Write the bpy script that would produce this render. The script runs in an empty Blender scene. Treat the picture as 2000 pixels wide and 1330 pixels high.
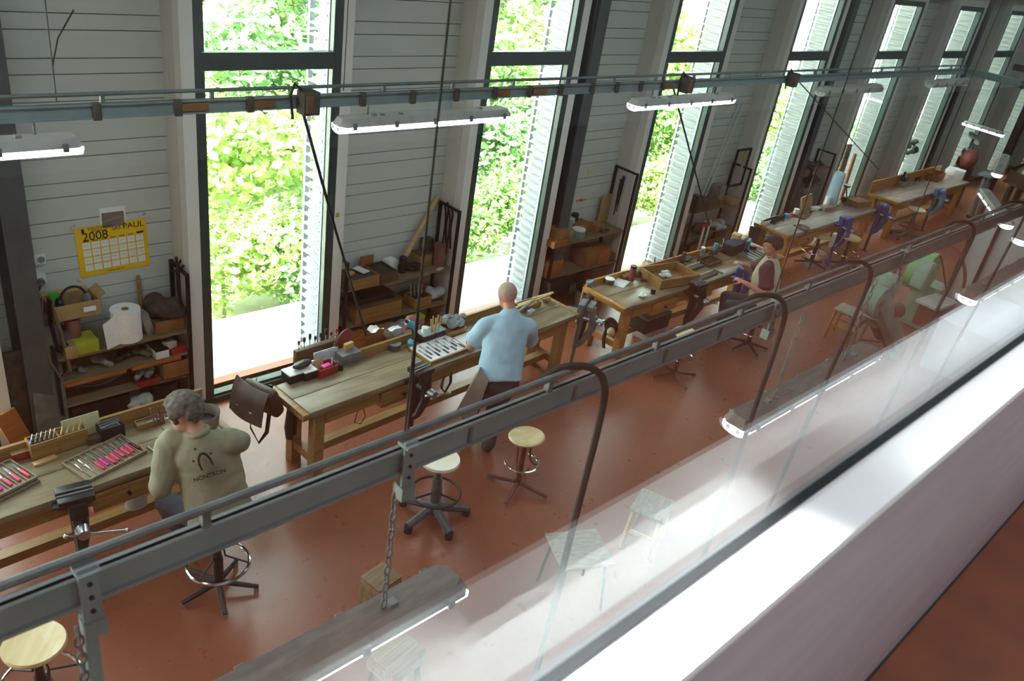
SKY=10.0; SUN=52.0; ROOF=54.0; CLER=31.0; GAL=60.0; EXPO=0.5
import bpy, bmesh, math, random
from mathutils import Vector as V, Matrix as MX, Euler
S=bpy.context.scene; COL=S.collection
rnd=random.Random(7)
# ------------------------------------------------------------------ camera solved from the photograph
CR=((0.7235837,-0.67413312,0.14822677),(-0.23142318,-0.43926151,-0.86803954),(0.65028451,0.59379615,-0.4738525))
CF=1593.16; CAM=V((0,-6.527,4.8))
def pt(x,y,ax,val):
    "point of the real surface (axis ax = val) that the photograph shows at pixel x,y"
    q=((x-1000)/CF,(y-665)/CF,1.0)
    d=V([sum(CR[r][c]*q[r] for r in range(3)) for c in range(3)])
    t=(val-CAM[ax])/d[ax]
    return CAM+d*t
def pz(x,y,z=0.8): return pt(x,y,2,z)
def py(x,y,Y=0.0): return pt(x,y,1,Y)
# ------------------------------------------------------------------ materials
def lin(h):
    h=h.lstrip('#'); o=[]
    for i in (0,2,4):
        c=int(h[i:i+2],16)/255; o.append(c/12.92 if c<=.04045 else ((c+.055)/1.055)**2.4)
    return (*o,1)
MATS={}
def mat(name,c1,rough=.6,metal=0,c2=None,scale=8,stretch=(1,1,1),bump=0,spec=.5,detail=4,lo=.35,hi=.65,coat=0,trans=0,coords='Object'):
    if name in MATS: return MATS[name]
    m=bpy.data.materials.new(name); m.use_nodes=True; nt=m.node_tree; N=nt.nodes; L=nt.links
    b=N['Principled BSDF']; b.inputs['Roughness'].default_value=rough; b.inputs['Metallic'].default_value=metal
    b.inputs['Specular IOR Level'].default_value=spec; b.inputs['Coat Weight'].default_value=coat
    b.inputs['Transmission Weight'].default_value=trans
    a=lin(c1)
    if c2 is None: c2t=tuple(x*.8 for x in a[:3])+(1,)
    else: c2t=lin(c2)
    tc=N.new('ShaderNodeTexCoord'); mp=N.new('ShaderNodeMapping'); mp.inputs['Scale'].default_value=stretch
    L.new(tc.outputs[coords],mp.inputs['Vector'])
    nz=N.new('ShaderNodeTexNoise'); nz.inputs['Scale'].default_value=scale; nz.inputs['Detail'].default_value=detail
    L.new(mp.outputs[0],nz.inputs['Vector'])
    rp=N.new('ShaderNodeValToRGB'); rp.color_ramp.elements[0].position=lo; rp.color_ramp.elements[1].position=hi
    rp.color_ramp.elements[0].color=a; rp.color_ramp.elements[1].color=c2t
    L.new(nz.outputs['Fac'],rp.inputs[0]); L.new(rp.outputs[0],b.inputs['Base Color'])
    if bump:
        bp=N.new('ShaderNodeBump'); bp.inputs['Strength'].default_value=bump; bp.inputs['Distance'].default_value=.01
        L.new(nz.outputs['Fac'],bp.inputs['Height']); L.new(bp.outputs[0],b.inputs['Normal'])
    MATS[name]=m; return m
def emis(name,c,st):
    if name in MATS: return MATS[name]
    m=bpy.data.materials.new(name); m.use_nodes=True; b=m.node_tree.nodes['Principled BSDF']
    b.inputs['Base Color'].default_value=lin(c); b.inputs['Emission Color'].default_value=lin(c); b.inputs['Emission Strength'].default_value=st
    MATS[name]=m; return m
def glass(name,tint='#f2f8f6',gl=1.0,ior=1.5):
    m=bpy.data.materials.new(name); m.use_nodes=True; nt=m.node_tree; N=nt.nodes; L=nt.links
    for n in list(N):
        if n.type=='BSDF_PRINCIPLED': N.remove(n)
    out=[n for n in N if n.type=='OUTPUT_MATERIAL'][0]
    fr=N.new('ShaderNodeFresnel'); fr.inputs['IOR'].default_value=ior
    ge=N.new('ShaderNodeNewGeometry'); io=N.new('ShaderNodeMapRange'); io.inputs['To Min'].default_value=ior; io.inputs['To Max'].default_value=1/ior
    L.new(ge.outputs['Backfacing'],io.inputs['Value']); L.new(io.outputs[0],fr.inputs['IOR'])
    tr=N.new('ShaderNodeBsdfTransparent'); tr.inputs['Color'].default_value=lin(tint)
    g=N.new('ShaderNodeBsdfGlossy'); g.inputs['Roughness'].default_value=0.0; g.inputs['Color'].default_value=(gl,gl,gl,1)
    mx=N.new('ShaderNodeMixShader'); L.new(fr.outputs[0],mx.inputs[0]); L.new(tr.outputs[0],mx.inputs[1]); L.new(g.outputs[0],mx.inputs[2]); L.new(mx.outputs[0],out.inputs[0])
    MATS[name]=m; return m
# ------------------------------------------------------------------ mesh builder
class MB:
    def __init__(s): s.bm=bmesh.new()
    def _x(s,vs,mx):
        bmesh.ops.transform(s.bm,matrix=mx,verts=vs)
    def box(s,c,sz,rot=(0,0,0),bev=0,taper=1.0):
        r=bmesh.ops.create_cube(s.bm,size=1); vs=r['verts']
        for v in vs:
            if v.co.z>0: v.co.x*=taper; v.co.y*=taper
            v.co.x*=sz[0]; v.co.y*=sz[1]; v.co.z*=sz[2]
        if bev:
            es=list({e for v in vs for e in v.link_edges})
            rr=bmesh.ops.bevel(s.bm,geom=es,offset=bev,segments=2,affect='EDGES',profile=.5)
            vs=list({v for f in rr['faces'] for v in f.verts}|{v for v in vs if v.is_valid})
        s._x(vs,MX.Translation(V(c))@Euler(rot).to_matrix().to_4x4()); return s
    def cyl(s,p0,p1,r0,r1=None,seg=16,cap=True):
        p0=V(p0);p1=V(p1); r1=r0 if r1 is None else r1; d=p1-p0; L=d.length
        r=bmesh.ops.create_cone(s.bm,cap_ends=cap,segments=seg,radius1=max(r0,1e-5),radius2=max(r1,1e-5),depth=L)
        q=V((0,0,1)).rotation_difference(d).to_matrix().to_4x4()
        s._x(r['verts'],MX.Translation((p0+p1)/2)@q); return s
    def sph(s,c,r,sc=(1,1,1),seg=16,rot=(0,0,0)):
        q=bmesh.ops.create_uvsphere(s.bm,u_segments=seg,v_segments=max(6,seg*2//3),radius=r)
        s._x(q['verts'],MX.Translation(V(c))@Euler(rot).to_matrix().to_4x4()@MX.Diagonal((*sc,1))); return s
    def tube(s,pts,r,seg=8,closed=False,flat=None):
        pts=[V(p) for p in pts]; n=len(pts); rs=r if isinstance(r,(list,tuple)) else [r]*n
        rings=[]; up=V((0,0,1)); prev=None
        for i,p in enumerate(pts):
            if closed: t=(pts[(i+1)%n]-pts[i-1])
            else: t=pts[min(i+1,n-1)]-pts[max(i-1,0)]
            t.normalize()
            a=up if prev is None else prev
            if abs(t.dot(a))>.97: a=V((1,0,0)) if abs(t.x)<.9 else V((0,1,0))
            u=(a-t*a.dot(t)).normalized(); w=t.cross(u); prev=u
            f=flat or (1,1)
            rings.append([s.bm.verts.new(p+u*(math.cos(2*math.pi*k/seg)*rs[i]*f[0])+w*(math.sin(2*math.pi*k/seg)*rs[i]*f[1])) for k in range(seg)])
        m=n if closed else n-1
        for i in range(m):
            A=rings[i];B=rings[(i+1)%n]
            for k in range(seg): s.bm.faces.new((A[k],A[(k+1)%seg],B[(k+1)%seg],B[k]))
        if not closed:
            s.bm.faces.new(list(reversed(rings[0]))); s.bm.faces.new(rings[-1])
        return s
    def ring(s,c,R,r,seg=36,rot=(0,0,0),a0=0,a1=2*math.pi,tseg=8):
        full=abs(a1-a0-2*math.pi)<1e-4; n=seg; mx=Euler(rot).to_matrix()
        pts=[V(c)+mx@V((R*math.cos(a0+(a1-a0)*i/(n if full else n-1)),R*math.sin(a0+(a1-a0)*i/(n if full else n-1)),0)) for i in range(n)]
        return s.tube(pts,r,tseg,closed=full)
    def lathe(s,prof,c=(0,0,0),seg=28,sc=(1,1),rot=(0,0,0)):
        mx=Euler(rot).to_matrix(); rings=[]
        for (r,z) in prof:
            if r<1e-6: rings.append([s.bm.verts.new(V(c)+mx@V((0,0,z)))])
            else: rings.append([s.bm.verts.new(V(c)+mx@V((r*sc[0]*math.cos(2*math.pi*k/seg),r*sc[1]*math.sin(2*math.pi*k/seg),z))) for k in range(seg)])
        for A,B in zip(rings,rings[1:]):
            for k in range(seg):
                k2=(k+1)%seg
                if len(A)==1 and len(B)==1: continue
                if len(A)==1: s.bm.faces.new((A[0],B[k2],B[k]))
                elif len(B)==1: s.bm.faces.new((A[k],A[k2],B[0]))
                else: s.bm.faces.new((A[k],A[k2],B[k2],B[k]))
        return s
    def prism(s,poly,h,mx=None):
        "polygon in xy extruded 0..h in z, then transformed"
        a=[s.bm.verts.new((x,y,0)) for x,y in poly]; b=[s.bm.verts.new((x,y,h)) for x,y in poly]; n=len(poly)
        s.bm.faces.new(list(reversed(a))); s.bm.faces.new(b)
        for i in range(n): s.bm.faces.new((a[i],a[(i+1)%n],b[(i+1)%n],b[i]))
        if mx is not None: s._x(a+b,mx)
        return s
    def sheet(s,f,nu,nv,th=.003):
        "thick surface from f(u,v)"
        g=[[V(f(i/nu,j/nv)) for j in range(nv+1)] for i in range(nu+1)]
        def nrm(i,j):
            du=g[min(i+1,nu)][j]-g[max(i-1,0)][j]; dv=g[i][min(j+1,nv)]-g[i][max(j-1,0)]
            n=du.cross(dv); return n.normalized() if n.length>1e-9 else V((0,0,1))
        A=[[s.bm.verts.new(g[i][j]+nrm(i,j)*th/2) for j in range(nv+1)] for i in range(nu+1)]
        B=[[s.bm.verts.new(g[i][j]-nrm(i,j)*th/2) for j in range(nv+1)] for i in range(nu+1)]
        for i in range(nu):
            for j in range(nv):
                s.bm.faces.new((A[i][j],A[i+1][j],A[i+1][j+1],A[i][j+1])); s.bm.faces.new((B[i][j+1],B[i+1][j+1],B[i+1][j],B[i][j]))
        for i in range(nu):
            s.bm.faces.new((A[i+1][0],A[i][0],B[i][0],B[i+1][0])); s.bm.faces.new((A[i][nv],A[i+1][nv],B[i+1][nv],B[i][nv]))
        for j in range(nv):
            s.bm.faces.new((A[0][j],A[0][j+1],B[0][j+1],B[0][j])); s.bm.faces.new((A[nu][j+1],A[nu][j],B[nu][j],B[nu][j+1]))
        return s
    def to(s,name,m,parent=None,loc=None,rz=0,rot=None,smooth=True):
        bmesh.ops.recalc_face_normals(s.bm,faces=s.bm.faces)
        me=bpy.data.meshes.new(name); s.bm.to_mesh(me); s.bm.free()
        if smooth:
            for p in me.polygons: p.use_smooth=True
            try: me.set_sharp_from_angle(angle=math.radians(38))
            except Exception: pass
        for k in (m if isinstance(m,(list,tuple)) else [m]): me.materials.append(k)
        o=bpy.data.objects.new(name,me); COL.objects.link(o)
        if parent is not None: o.parent=parent
        if loc is not None: o.location=loc
        if rot is not None: o.rotation_euler=rot
        elif rz: o.rotation_euler=(0,0,rz)
        return o
def tag(o,label,cat,group=None,kind=None):
    o['label']=label; o['category']=cat
    if group: o['group']=group
    if kind: o['kind']=kind
    return o
def T(name,label,cat,loc=(0,0,0),rz=0,group=None,rot=None):
    o=bpy.data.objects.new(name,None); o.empty_display_size=.1; COL.objects.link(o); o.location=loc
    o.rotation_euler=rot if rot else (0,0,rz)
    return tag(o,label,cat,group)
KIDS={}
def kids(o): return [c for c in bpy.data.objects if c.parent==o]
def dup(root,loc,rz=None,label=None,group=None):
    r=root.copy(); COL.objects.link(r); r.location=loc
    if rz is not None: r.rotation_euler=(0,0,rz)
    if label: r['label']=label
    if group: r['group']=group
    for ch in kids(root):
        c=ch.copy(); COL.objects.link(c); c.parent=r
        for g in kids(ch):
            d=g.copy(); COL.objects.link(d); d.parent=c
    return r
def struct(o,kind='structure'):
    o['kind']=kind; return o
# ------------------------------------------------------------------ palette
def wood_mat(name,c1,c2,c3=None,rough=.5,grain=(1,14,14),scale=3,bump=.15):
    return mat(name,c1,rough,0,c2,scale,grain,bump,detail=6,lo=.3,hi=.7)
Wbench=wood_mat('bench_wood','#a8834f','#8a6536',rough=.4)
Wtop=wood_mat('bench_top_worn','#9d9074','#75654a',rough=.42,grain=(1.2,7,7),scale=2.2)
Wlight=wood_mat('bench_wood_honey','#c48b4a','#a86f33',rough=.4)
Wshelf=wood_mat('shelf_board','#8f8062','#746546')
Worange=wood_mat('orange_wood','#b3713c','#94572b')
Wpine=wood_mat('pine_wood','#d1b079','#b38d55')
Wdark=wood_mat('dark_wood','#6a5036','#4d3a28')
Wold=wood_mat('old_stump_wood','#8f7350','#5f4a30')
Wgrey=mat('greyed_board','#9a9483',.7,0,'#7c7666',14,(1,3,3),.1)
Mcard=mat('cardboard','#b59a6c',.85,0,'#a58a5c',6)
Mcardbr=mat('brown_cardboard','#9b6f45',.85,0,'#85592f',6)
Mwhite=mat('white_wall_paint','#cfd3cd',.55,0,'#c6cbc5',3,(1,1,8),.03)
Mreveal=mat('cream_reveal_paint','#d6d5cc',.55,0,'#cccbc2',3)
Mpost=mat('white_post_paint','#e6e6e2',.4,0,'#dedfda',3)
Mframe=mat('dark_green_frame','#3f4c4a',.38,0,'#35413f',4)
Msteel=mat('grey_steel_paint','#53585a',.5,0,'#474b4c',5)
Mgalv=mat('galvanised_steel','#8b9b9d',.5,0,'#809092',6,(1,1,1),.0)
Mgalvd=mat('dull_zinc','#767e80',.5,.1,'#666d6f',16)
Mdark=mat('dark_iron','#2c2d30',.42,.5,'#1f2022',14,bump=.05)
Mblack=mat('black_plastic','#1c1d20',.4,0,'#141417',10)
Mrubber=mat('black_rubber','#17181a',.7,0,'#101113',10)
Mchrome=mat('chrome','#d8dce0',.12,1,'#c4c9ce',5)
Mbright=mat('bright_steel','#b9bdc2',.25,.9,'#9fa4aa',12)
Mcream=mat('cream_seat_plywood','#e3cf9f',.35,0,'#d3bb85',3,(1,6,1),coat=.2)
Mseatw=mat('pale_seat','#e9e2cf',.4,0,'#dcd3bb',4)
Mgreyst=mat('grey_stool_base','#53585b',.5,.1,'#474b4e',8)
Mredbr=mat('red_brown_enamel','#6e3329',.4,0,'#572820',8)
Mblue=mat('blue_enamel','#2c57a8',.38,0,'#24488d',8)
Mlblue=mat('light_blue_enamel','#4fa3cf',.38,0,'#3d8ab3',8)
Mcyan=mat('turquoise_plastic','#2fa7c4',.35,0,'#2592ad',8)
Mgreenm=mat('pale_green_machine_enamel','#93b09b',.42,0,'#7f9c88',6,bump=.03)
Mgreen2=mat('bright_green_enamel','#8fc08a',.42,0,'#7aad76',6)
Mgreym=mat('grey_green_machine_enamel','#8b9387',.5,0,'#777f73',6)
Mred=mat('red_plastic','#b3322c',.4,0,'#9c2823',8)
Mpink=mat('pink_plastic','#ee4f74',.45,0,'#d8406a',8)
Mhot=mat('magenta_plastic','#f03ba6',.45,0,'#d92f94',8)
Myel=mat('yellow_print','#f2c81e',.6,0,'#e9bf18',3)
Mlime=mat('lime_card','#b9c23a',.7,0,'#a9b22f',6)
Mpaper=mat('white_paper','#f1f1ef',.7,0,'#e7e7e5',5)
Mpapert=mat('tissue_paper','#ffffff',.9,0,'#f6f6f4',40,bump=.1)
Mink=mat('black_ink','#26231d',.7)
Mslab=mat('slate_grey_panel','#7d807d',.75,0,'#5f6260',7,(1,1,1),.1)
Mleather=mat('brown_leather','#4b352c',.45,0,'#392720',12,bump=.08)
Mdleather=mat('black_leather','#1d1a1b',.35,0,'#151314',12,bump=.08)
Mgrip=mat('dust_grey_cloth','#8e9089',.9,0,'#6f716a',10,bump=.2)
Mcloth=mat('striped_rag_cloth','#a9b2b3',.9,0,'#5c686a',18,(1,5,1),.3)
Mplastic=mat('clear_bag_plastic','#c3cbcb',.3,0,'#a9b3b3',12,bump=.3)
Mclay=mat('clay_brown','#8a5f4f',.7,0,'#734c3d',8)
Mpinkcan=mat('faded_pink_tin','#9c6560',.6,0,'#7e4c48',8)
Mbrass=mat('brass','#c4923e',.3,.8,'#a87a2f',12)
Mgreytin=mat('grey_tin','#8e9496',.35,.6,'#777d7f',14)
Mdust=mat('dusty_brown_tool','#5d5347',.7,.1,'#463e34',14,bump=.1)
Mhaze=mat('frosted_lamp_top','#b7b1ad',.5,0,'#a59f9a',10)
Mtube=emis('fluorescent_tube','#f6f6ff',22.0)
Mdiff=mat('clear_lamp_cover','#eef0ea',.2,0,'#e2e4de',10)
MdiffE=emis('lit_lamp_cover','#f4f4ff',7.0)
# ------------------------------------------------------------------ the setting
def floor_mat():
    m=bpy.data.materials.new('terracotta_screed'); m.use_nodes=True; nt=m.node_tree; N=nt.nodes; L=nt.links; b=N['Principled BSDF']
    tc=N.new('ShaderNodeTexCoord')
    n1=N.new('ShaderNodeTexNoise'); n1.inputs['Scale'].default_value=.7; n1.inputs['Detail'].default_value=6
    n2=N.new('ShaderNodeTexNoise'); n2.inputs['Scale'].default_value=9; n2.inputs['Detail'].default_value=5
    n3=N.new('ShaderNodeTexVoronoi'); n3.inputs['Scale'].default_value=2.4
    for n in (n1,n2,n3): L.new(tc.outputs['Object'],n.inputs['Vector'])
    r1=N.new('ShaderNodeValToRGB'); r1.color_ramp.elements[0].position=.35; r1.color_ramp.elements[1].position=.68
    r1.color_ramp.elements[0].color=lin('#8f5237'); r1.color_ramp.elements[1].color=lin('#864b36')
    L.new(n1.outputs['Fac'],r1.inputs[0])
    r2=N.new('ShaderNodeValToRGB'); r2.color_ramp.elements[0].position=.4; r2.color_ramp.elements[1].position=.75
    r2.color_ramp.elements[0].color=(1,1,1,1); r2.color_ramp.elements[1].color=(.9,.9,.9,1)
    L.new(n2.outputs['Fac'],r2.inputs[0])
    r3=N.new('ShaderNodeValToRGB'); r3.color_ramp.elements[0].position=.012; r3.color_ramp.elements[1].position=.03
    r3.color_ramp.elements[0].color=(.25,.22,.22,1); r3.color_ramp.elements[1].color=(1,1,1,1); L.new(n3.outputs['Distance'],r3.inputs[0])
    m1=N.new('ShaderNodeMix'); m1.data_type='RGBA'; m1.blend_type='MULTIPLY'; m1.inputs[0].default_value=1
    L.new(r1.outputs[0],m1.inputs[6]); L.new(r2.outputs[0],m1.inputs[7])
    m2=N.new('ShaderNodeMix'); m2.data_type='RGBA'; m2.blend_type='MULTIPLY'; m2.inputs[0].default_value=1
    L.new(m1.outputs[2],m2.inputs[6]); L.new(r3.outputs[0],m2.inputs[7]); L.new(m2.outputs[2],b.inputs['Base Color'])
    rr=N.new('ShaderNodeMapRange'); rr.inputs['To Min'].default_value=.24; rr.inputs['To Max'].default_value=.34
    L.new(n2.outputs['Fac'],rr.inputs['Value']); L.new(rr.outputs[0],b.inputs['Roughness'])
    bp=N.new('ShaderNodeBump'); bp.inputs['Strength'].default_value=.025; bp.inputs['Distance'].default_value=.01
    L.new(n1.outputs['Fac'],bp.inputs['Height']); L.new(bp.outputs[0],b.inputs['Normal'])
    b.inputs['Specular IOR Level'].default_value=.5
    return m
Mfloor=floor_mat()
Mmezz=mat('brown_mezzanine_floor','#70391f',.5,0,'#5f2f1a',5,bump=.05)
Mmauve=mat('mauve_laminate','#a3979e',.42,0,'#988c96',2,(1,12,12),.02)
Mledge=mat('white_ledge_laminate','#f6f6f6',.8,0,'#f0f0f0',3,spec=.1)
Mceil=mat('brown_red_roof_paint','#5d4039',.7,0,'#4c332d',4)
Mredsteel=mat('dark_steel','#4d4a49',.5,0,'#423f3e',4)
X0,X1=-6.0,31.0
struct(MB().box(((X0+X1)/2,-6.8,-.1),(X1-X0,14.4,.2)).to('floor',Mfloor))
BAY=3.13; WX=lambda i:2.90+BAY*(i-1)          # left frame edge of window i
NW=9
def plank_mat():
    m=bpy.data.materials.new('white_plank_wall'); m.use_nodes=True; nt=m.node_tree; N=nt.nodes; L=nt.links; b=N['Principled BSDF']
    b.inputs['Roughness'].default_value=.5
    tc=N.new('ShaderNodeTexCoord'); sp=N.new('ShaderNodeSeparateXYZ'); L.new(tc.outputs['Object'],sp.inputs[0])
    nz=N.new('ShaderNodeTexNoise'); nz.inputs['Scale'].default_value=2.5; L.new(tc.outputs['Object'],nz.inputs['Vector'])
    rp=N.new('ShaderNodeValToRGB'); rp.color_ramp.elements[0].color=lin('#cdd2cc'); rp.color_ramp.elements[1].color=lin('#c2c8c2'); L.new(nz.outputs['Fac'],rp.inputs[0]); L.new(rp.outputs[0],b.inputs['Base Color'])
    return m
Mplank=plank_mat()
niche_d=.345; ZT=6.2
# back panels of tongue-and-groove boards in the niches, reveals and window posts: one wall
def niche(x0,x1):
    "horizontal boards, each slightly bevelled, with a shadow gap between them"
    mb=MB(); z=0.0; k=0; hs=[.098,.098,.05]
    while z<ZT:
        h=(.205,.118)[k%2]; h=min(h,ZT-z)
        mb.box(((x0+x1)/2,niche_d+.03,z+h/2),(x1-x0,.05,h-.007)); z+=h; k+=1
    return mb
wi=0
wall=MB(); wallp=MB(); wallr=MB(); gap=MB()
for i in range(0,NW+2):
    a=WX(i-1)+1.37+.115; b=WX(i)-.11          # niche between window i-1 and i
    if i>=1 or True:
        z=0.0;k=0
        while z<ZT:
            h=(.205,.118)[k%2]; h=min(h,ZT-z)
            wall.box(((a+b)/2,niche_d+.025,z+h/2),(b-a,.05,h-.008)); z+=h;k+=1
        gap.box(((a+b)/2,niche_d+.062,ZT/2),(b-a,.03,ZT))
        for xx in (a,b):
            wallr.box((xx+(-.05 if xx==a else .05),.122+.16,ZT/2),(.10,.32,ZT))
for i in range(0,NW+1):
    wl=WX(i)-.11; wr=WX(i)+1.37+.115
    wallp.box((wl+.055,.06,ZT/2),(.11,.12,ZT)); wallp.box((wr-.0575,.06,ZT/2),(.115,.12,ZT))
    wallp.box(((wl+wr)/2,.06,(4.22+ZT)/2),(wr-wl-.22,.12,ZT-4.22))
struct(wall.to('wall_window_side',Mplank)); 
wp=struct(wallr.to('wall_niche_reveals',Mreveal)); struct(wallp.to('trim_1',Mpost)); struct(gap.to('wall_backing',Mreveal))
struct(MB().box((X0-.1,-6.8,3.1),(.2,14.4,6.2)).to('wall_left',Mwhite))
struct(MB().box((X1+.1,-6.8,3.1),(.2,14.4,6.2)).to('wall_right',mat('far_wall_paint','#8d8580',.6)))
struct(MB().box(((X0+X1)/2,-14.1,3.1),(X1-X0,.2,6.2)).to('wall_back',Mwhite))
struct(MB().box(((X0+X1)/2,-6.8,6.3),(X1-X0+.6,14.9,.2)).to('ceiling',Mceil))
struct(MB().box(((X0+X1)/2,-.16,4.75),(X1-X0,.3,.5)).to('trim_2',Mceil))
struct(MB().box(((X0+X1)/2,-.01,.03),(X1-X0,.02,.06)).to('baseboard_window_side',Mframe))
# windows
Mpane=glass('window_glass','#f4faf8')
for i in range(0,NW+1):
    xl=WX(i); w=1.37; f=.065; mb=MB()
    y=.05; d=.09
    for a,b in ((0,f),(w-f,w)): mb.box((xl+(a+b)/2,y,2.11),(b-a,d,4.22))
    for z0,z1 in ((0,.085),(3.2,3.345),(4.13,4.22)): mb.box((xl+w/2,y,(z0+z1)/2),(w-2*f,d-.004,z1-z0))
    # inner sash lines
    for a in (f+.012,w-f-.012): mb.box((xl+a,y-.012,1.64),(.024,d-.03,3.11)); mb.box((xl+a,y-.012,3.74),(.024,d-.03,.78))
    fr=struct(mb.to('window_%d'%(i+1),Mframe))
    MB().box((xl+w/2,.06,1.64),(w-2*f-.03,.006,3.11)).to('pane',Mpane,fr)
    MB().box((xl+w/2,.06,3.737),(w-2*f-.03,.006,.78)).to('pane',Mpane,fr)
    MB().box((xl+w/2,.19,-.02),(w,.2,.04)).to('sill',Mpost,fr)
# outside: vertical louvre fins, ground
Mlouv=mat('louvre_aluminium','#c3c7d2',.45,.2,'#b4b8c4',6)
ords=['','first','second','third','fourth','fifth','sixth','seventh','eighth','ninth']
for i in range(0,NW+1):
    xr=WX(i)+1.37-.05
    t=T('louvre_fin','vertical slatted sun fin standing outside the %s'%('narrow strip of window at the far left edge' if i==0 else ('%s full window counted from the left'%ords[i])),'sun louvre',(xr,.12,-.3),0,'sun louvres outside the windows')
    MB().box((0,.34,2.3),(.05,.03,4.7)).box((0,.01,2.3),(.05,.03,4.7)).to('frame',Mlouv,t)
    mb=MB()
    for k in range(44): mb.box((0,.175,.12+k*.103),(.075,.3,.014),(0,math.radians(-8),0))
    mb.to('slats',Mlouv,t)
struct(MB().box((14,40,-.85),(120,80,.1)).box((14,.95,-.42),(60,1.3,.76)).to('ground_outside',mat('pale_gravel','#d9d8c9',.9,0,'#b9b7a4',3,bump=.2)))
# steel columns in every second niche
k=0
for i in (1,3,5,7,9):
    xa=WX(i-1)+1.37+.115+.06; k+=1
    o=struct(MB().box((xa+.17,.15,ZT/2),(.018,.3,ZT)).box((xa+.17,-.005,ZT/2),(.18,.02,ZT)).box((xa+.17,.305,ZT/2),(.18,.02,ZT)).to('trim_%d'%(2+k),Msteel if i<6 else Mredsteel))
# ------------------------------------------------------------------ mezzanine we stand on
struct(MB().box((9,-8.3,3.1),(30,4.1,.2)).to('floor_mezzanine',Mmezz))
struct(MB().box((9,-6.2415,3.609),(30,.081,.90)).to('wall_parapet',Mmauve))
struct(MB().box((9,-6.2415,4.070),(30,.083,.020)).to('trim_9',Mledge))
struct(MB().box((9,-6.2735,3.206),(30,.026,.012)).to('baseboard_parapet',Mrubber))
pg=struct(MB().box((9,-6.194,4.075),(30,.022,.02)).to('trim_10',Mrubber))
Mguard=glass('guard_glass','#f6faf9',1.0,1.52)
o=struct(MB().box((9,-6.193,4.63),(30,.010,1.10)).to('window_12',Mguard))
struct(MB().box((9,-10.4,4.6),(30,.1,3.0)).to('wall_mezzanine',Mwhite))
tag(MB().box((4,-6.82,3.207),(14,.22,.012)).to('floor_mat',Mpaper),'added pale strip standing in for a sunlit patch on the gallery floor','light stand-in')  # added unseen strip, no real mat; its reflection imitates a lit floor patch
# ------------------------------------------------------------------ daylight and lamps
W=bpy.data.worlds.new('sky'); S.world=W; W.use_nodes=True
nt=W.node_tree; bg=nt.nodes['Background']
sk=nt.nodes.new('ShaderNodeTexSky'); sk.sky_type='HOSEK_WILKIE'; sk.turbidity=7; sk.sun_direction=V((-.5,-.25,.8)).normalized()
bg.inputs['Strength'].default_value=SKY
mx=nt.nodes.new('ShaderNodeMix'); mx.data_type='RGBA'; mx.inputs[0].default_value=.85; mx.inputs[7].default_value=(.96,.98,.99,1)
nt.links.new(sk.outputs[0],mx.inputs[6]); nt.links.new(mx.outputs[2],bg.inputs['Color'])
sun=bpy.data.lights.new('sun','SUN'); sun.energy=SUN; sun.angle=.02; sun.color=(1,.97,.9)
so=bpy.data.objects.new('sun',sun); COL.objects.link(so); so.rotation_euler=V((-.72,-.12,.75)).to_track_quat('Z','Y').to_euler()
def area(name,loc,sx,sy,e,rot=(0,0,0),spread=math.pi,col=(1,1,1),portal=False):
    l=bpy.data.lights.new(name,'AREA'); l.shape='RECTANGLE'; l.size=sx; l.size_y=sy; l.energy=e; l.spread=spread; l.color=col
    o=bpy.data.objects.new(name,l); COL.objects.link(o); o.location=loc; o.rotation_euler=rot
    if portal: l.cycles.is_portal=True
    return o
for i in range(0,NW+1): area('window_portal',(WX(i)+.685,.12,2.1),1.3,4.15,1,(math.radians(-90),0,0),portal=True)
# roof lights over the hall (north light)
for x in (1,8,15,22): area('roof_light',(x,-3.6,6.15),4.5,1.1,ROOF,col=(.80,.95,1))
# daylight from the clerestory above the gallery, slanting onto the parapet
area('clerestory_light',(-.55,-5.31,6.1),3.0,.15,CLER,(math.radians(-26.6),0,0),math.radians(7),(.97,.98,1))
area('clerestory_light',(4.05,-5.31,6.1),5.5,.15,CLER*.10,(math.radians(-26.6),0,0),math.radians(7),(.97,.98,1))
area('gallery_light',(3,-7.5,6.1),8,1.0,GAL,spread=math.radians(100),col=(.88,.94,1))
# ------------------------------------------------------------------ camera
cd=bpy.data.cameras.new('camera'); cam=bpy.data.objects.new('camera',cd); COL.objects.link(cam); S.camera=cam
cd.sensor_width=36; cd.lens=CF/2000*36; cd.clip_start=.02
cam.matrix_world=MX(((CR[0][0],-CR[1][0],-CR[2][0],CAM[0]),(CR[0][1],-CR[1][1],-CR[2][1],CAM[1]),(CR[0][2],-CR[1][2],-CR[2][2],CAM[2]),(0,0,0,1)))
cd.dof.use_dof=True; cd.dof.focus_distance=7.5; cd.dof.aperture_fstop=5.0
vs=S.view_settings; vs.view_transform='Standard'; vs.look='None'; vs.gamma=1; vs.exposure=EXPO; vs.use_curve_mapping=False
S.cycles.use_denoising=True; S.cycles.max_bounces=8; S.cycles.transparent_max_bounces=16; S.cycles.caustics_reflective=False; S.cycles.caustics_refractive=False
S.cycles.sample_clamp_indirect=40
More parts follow.
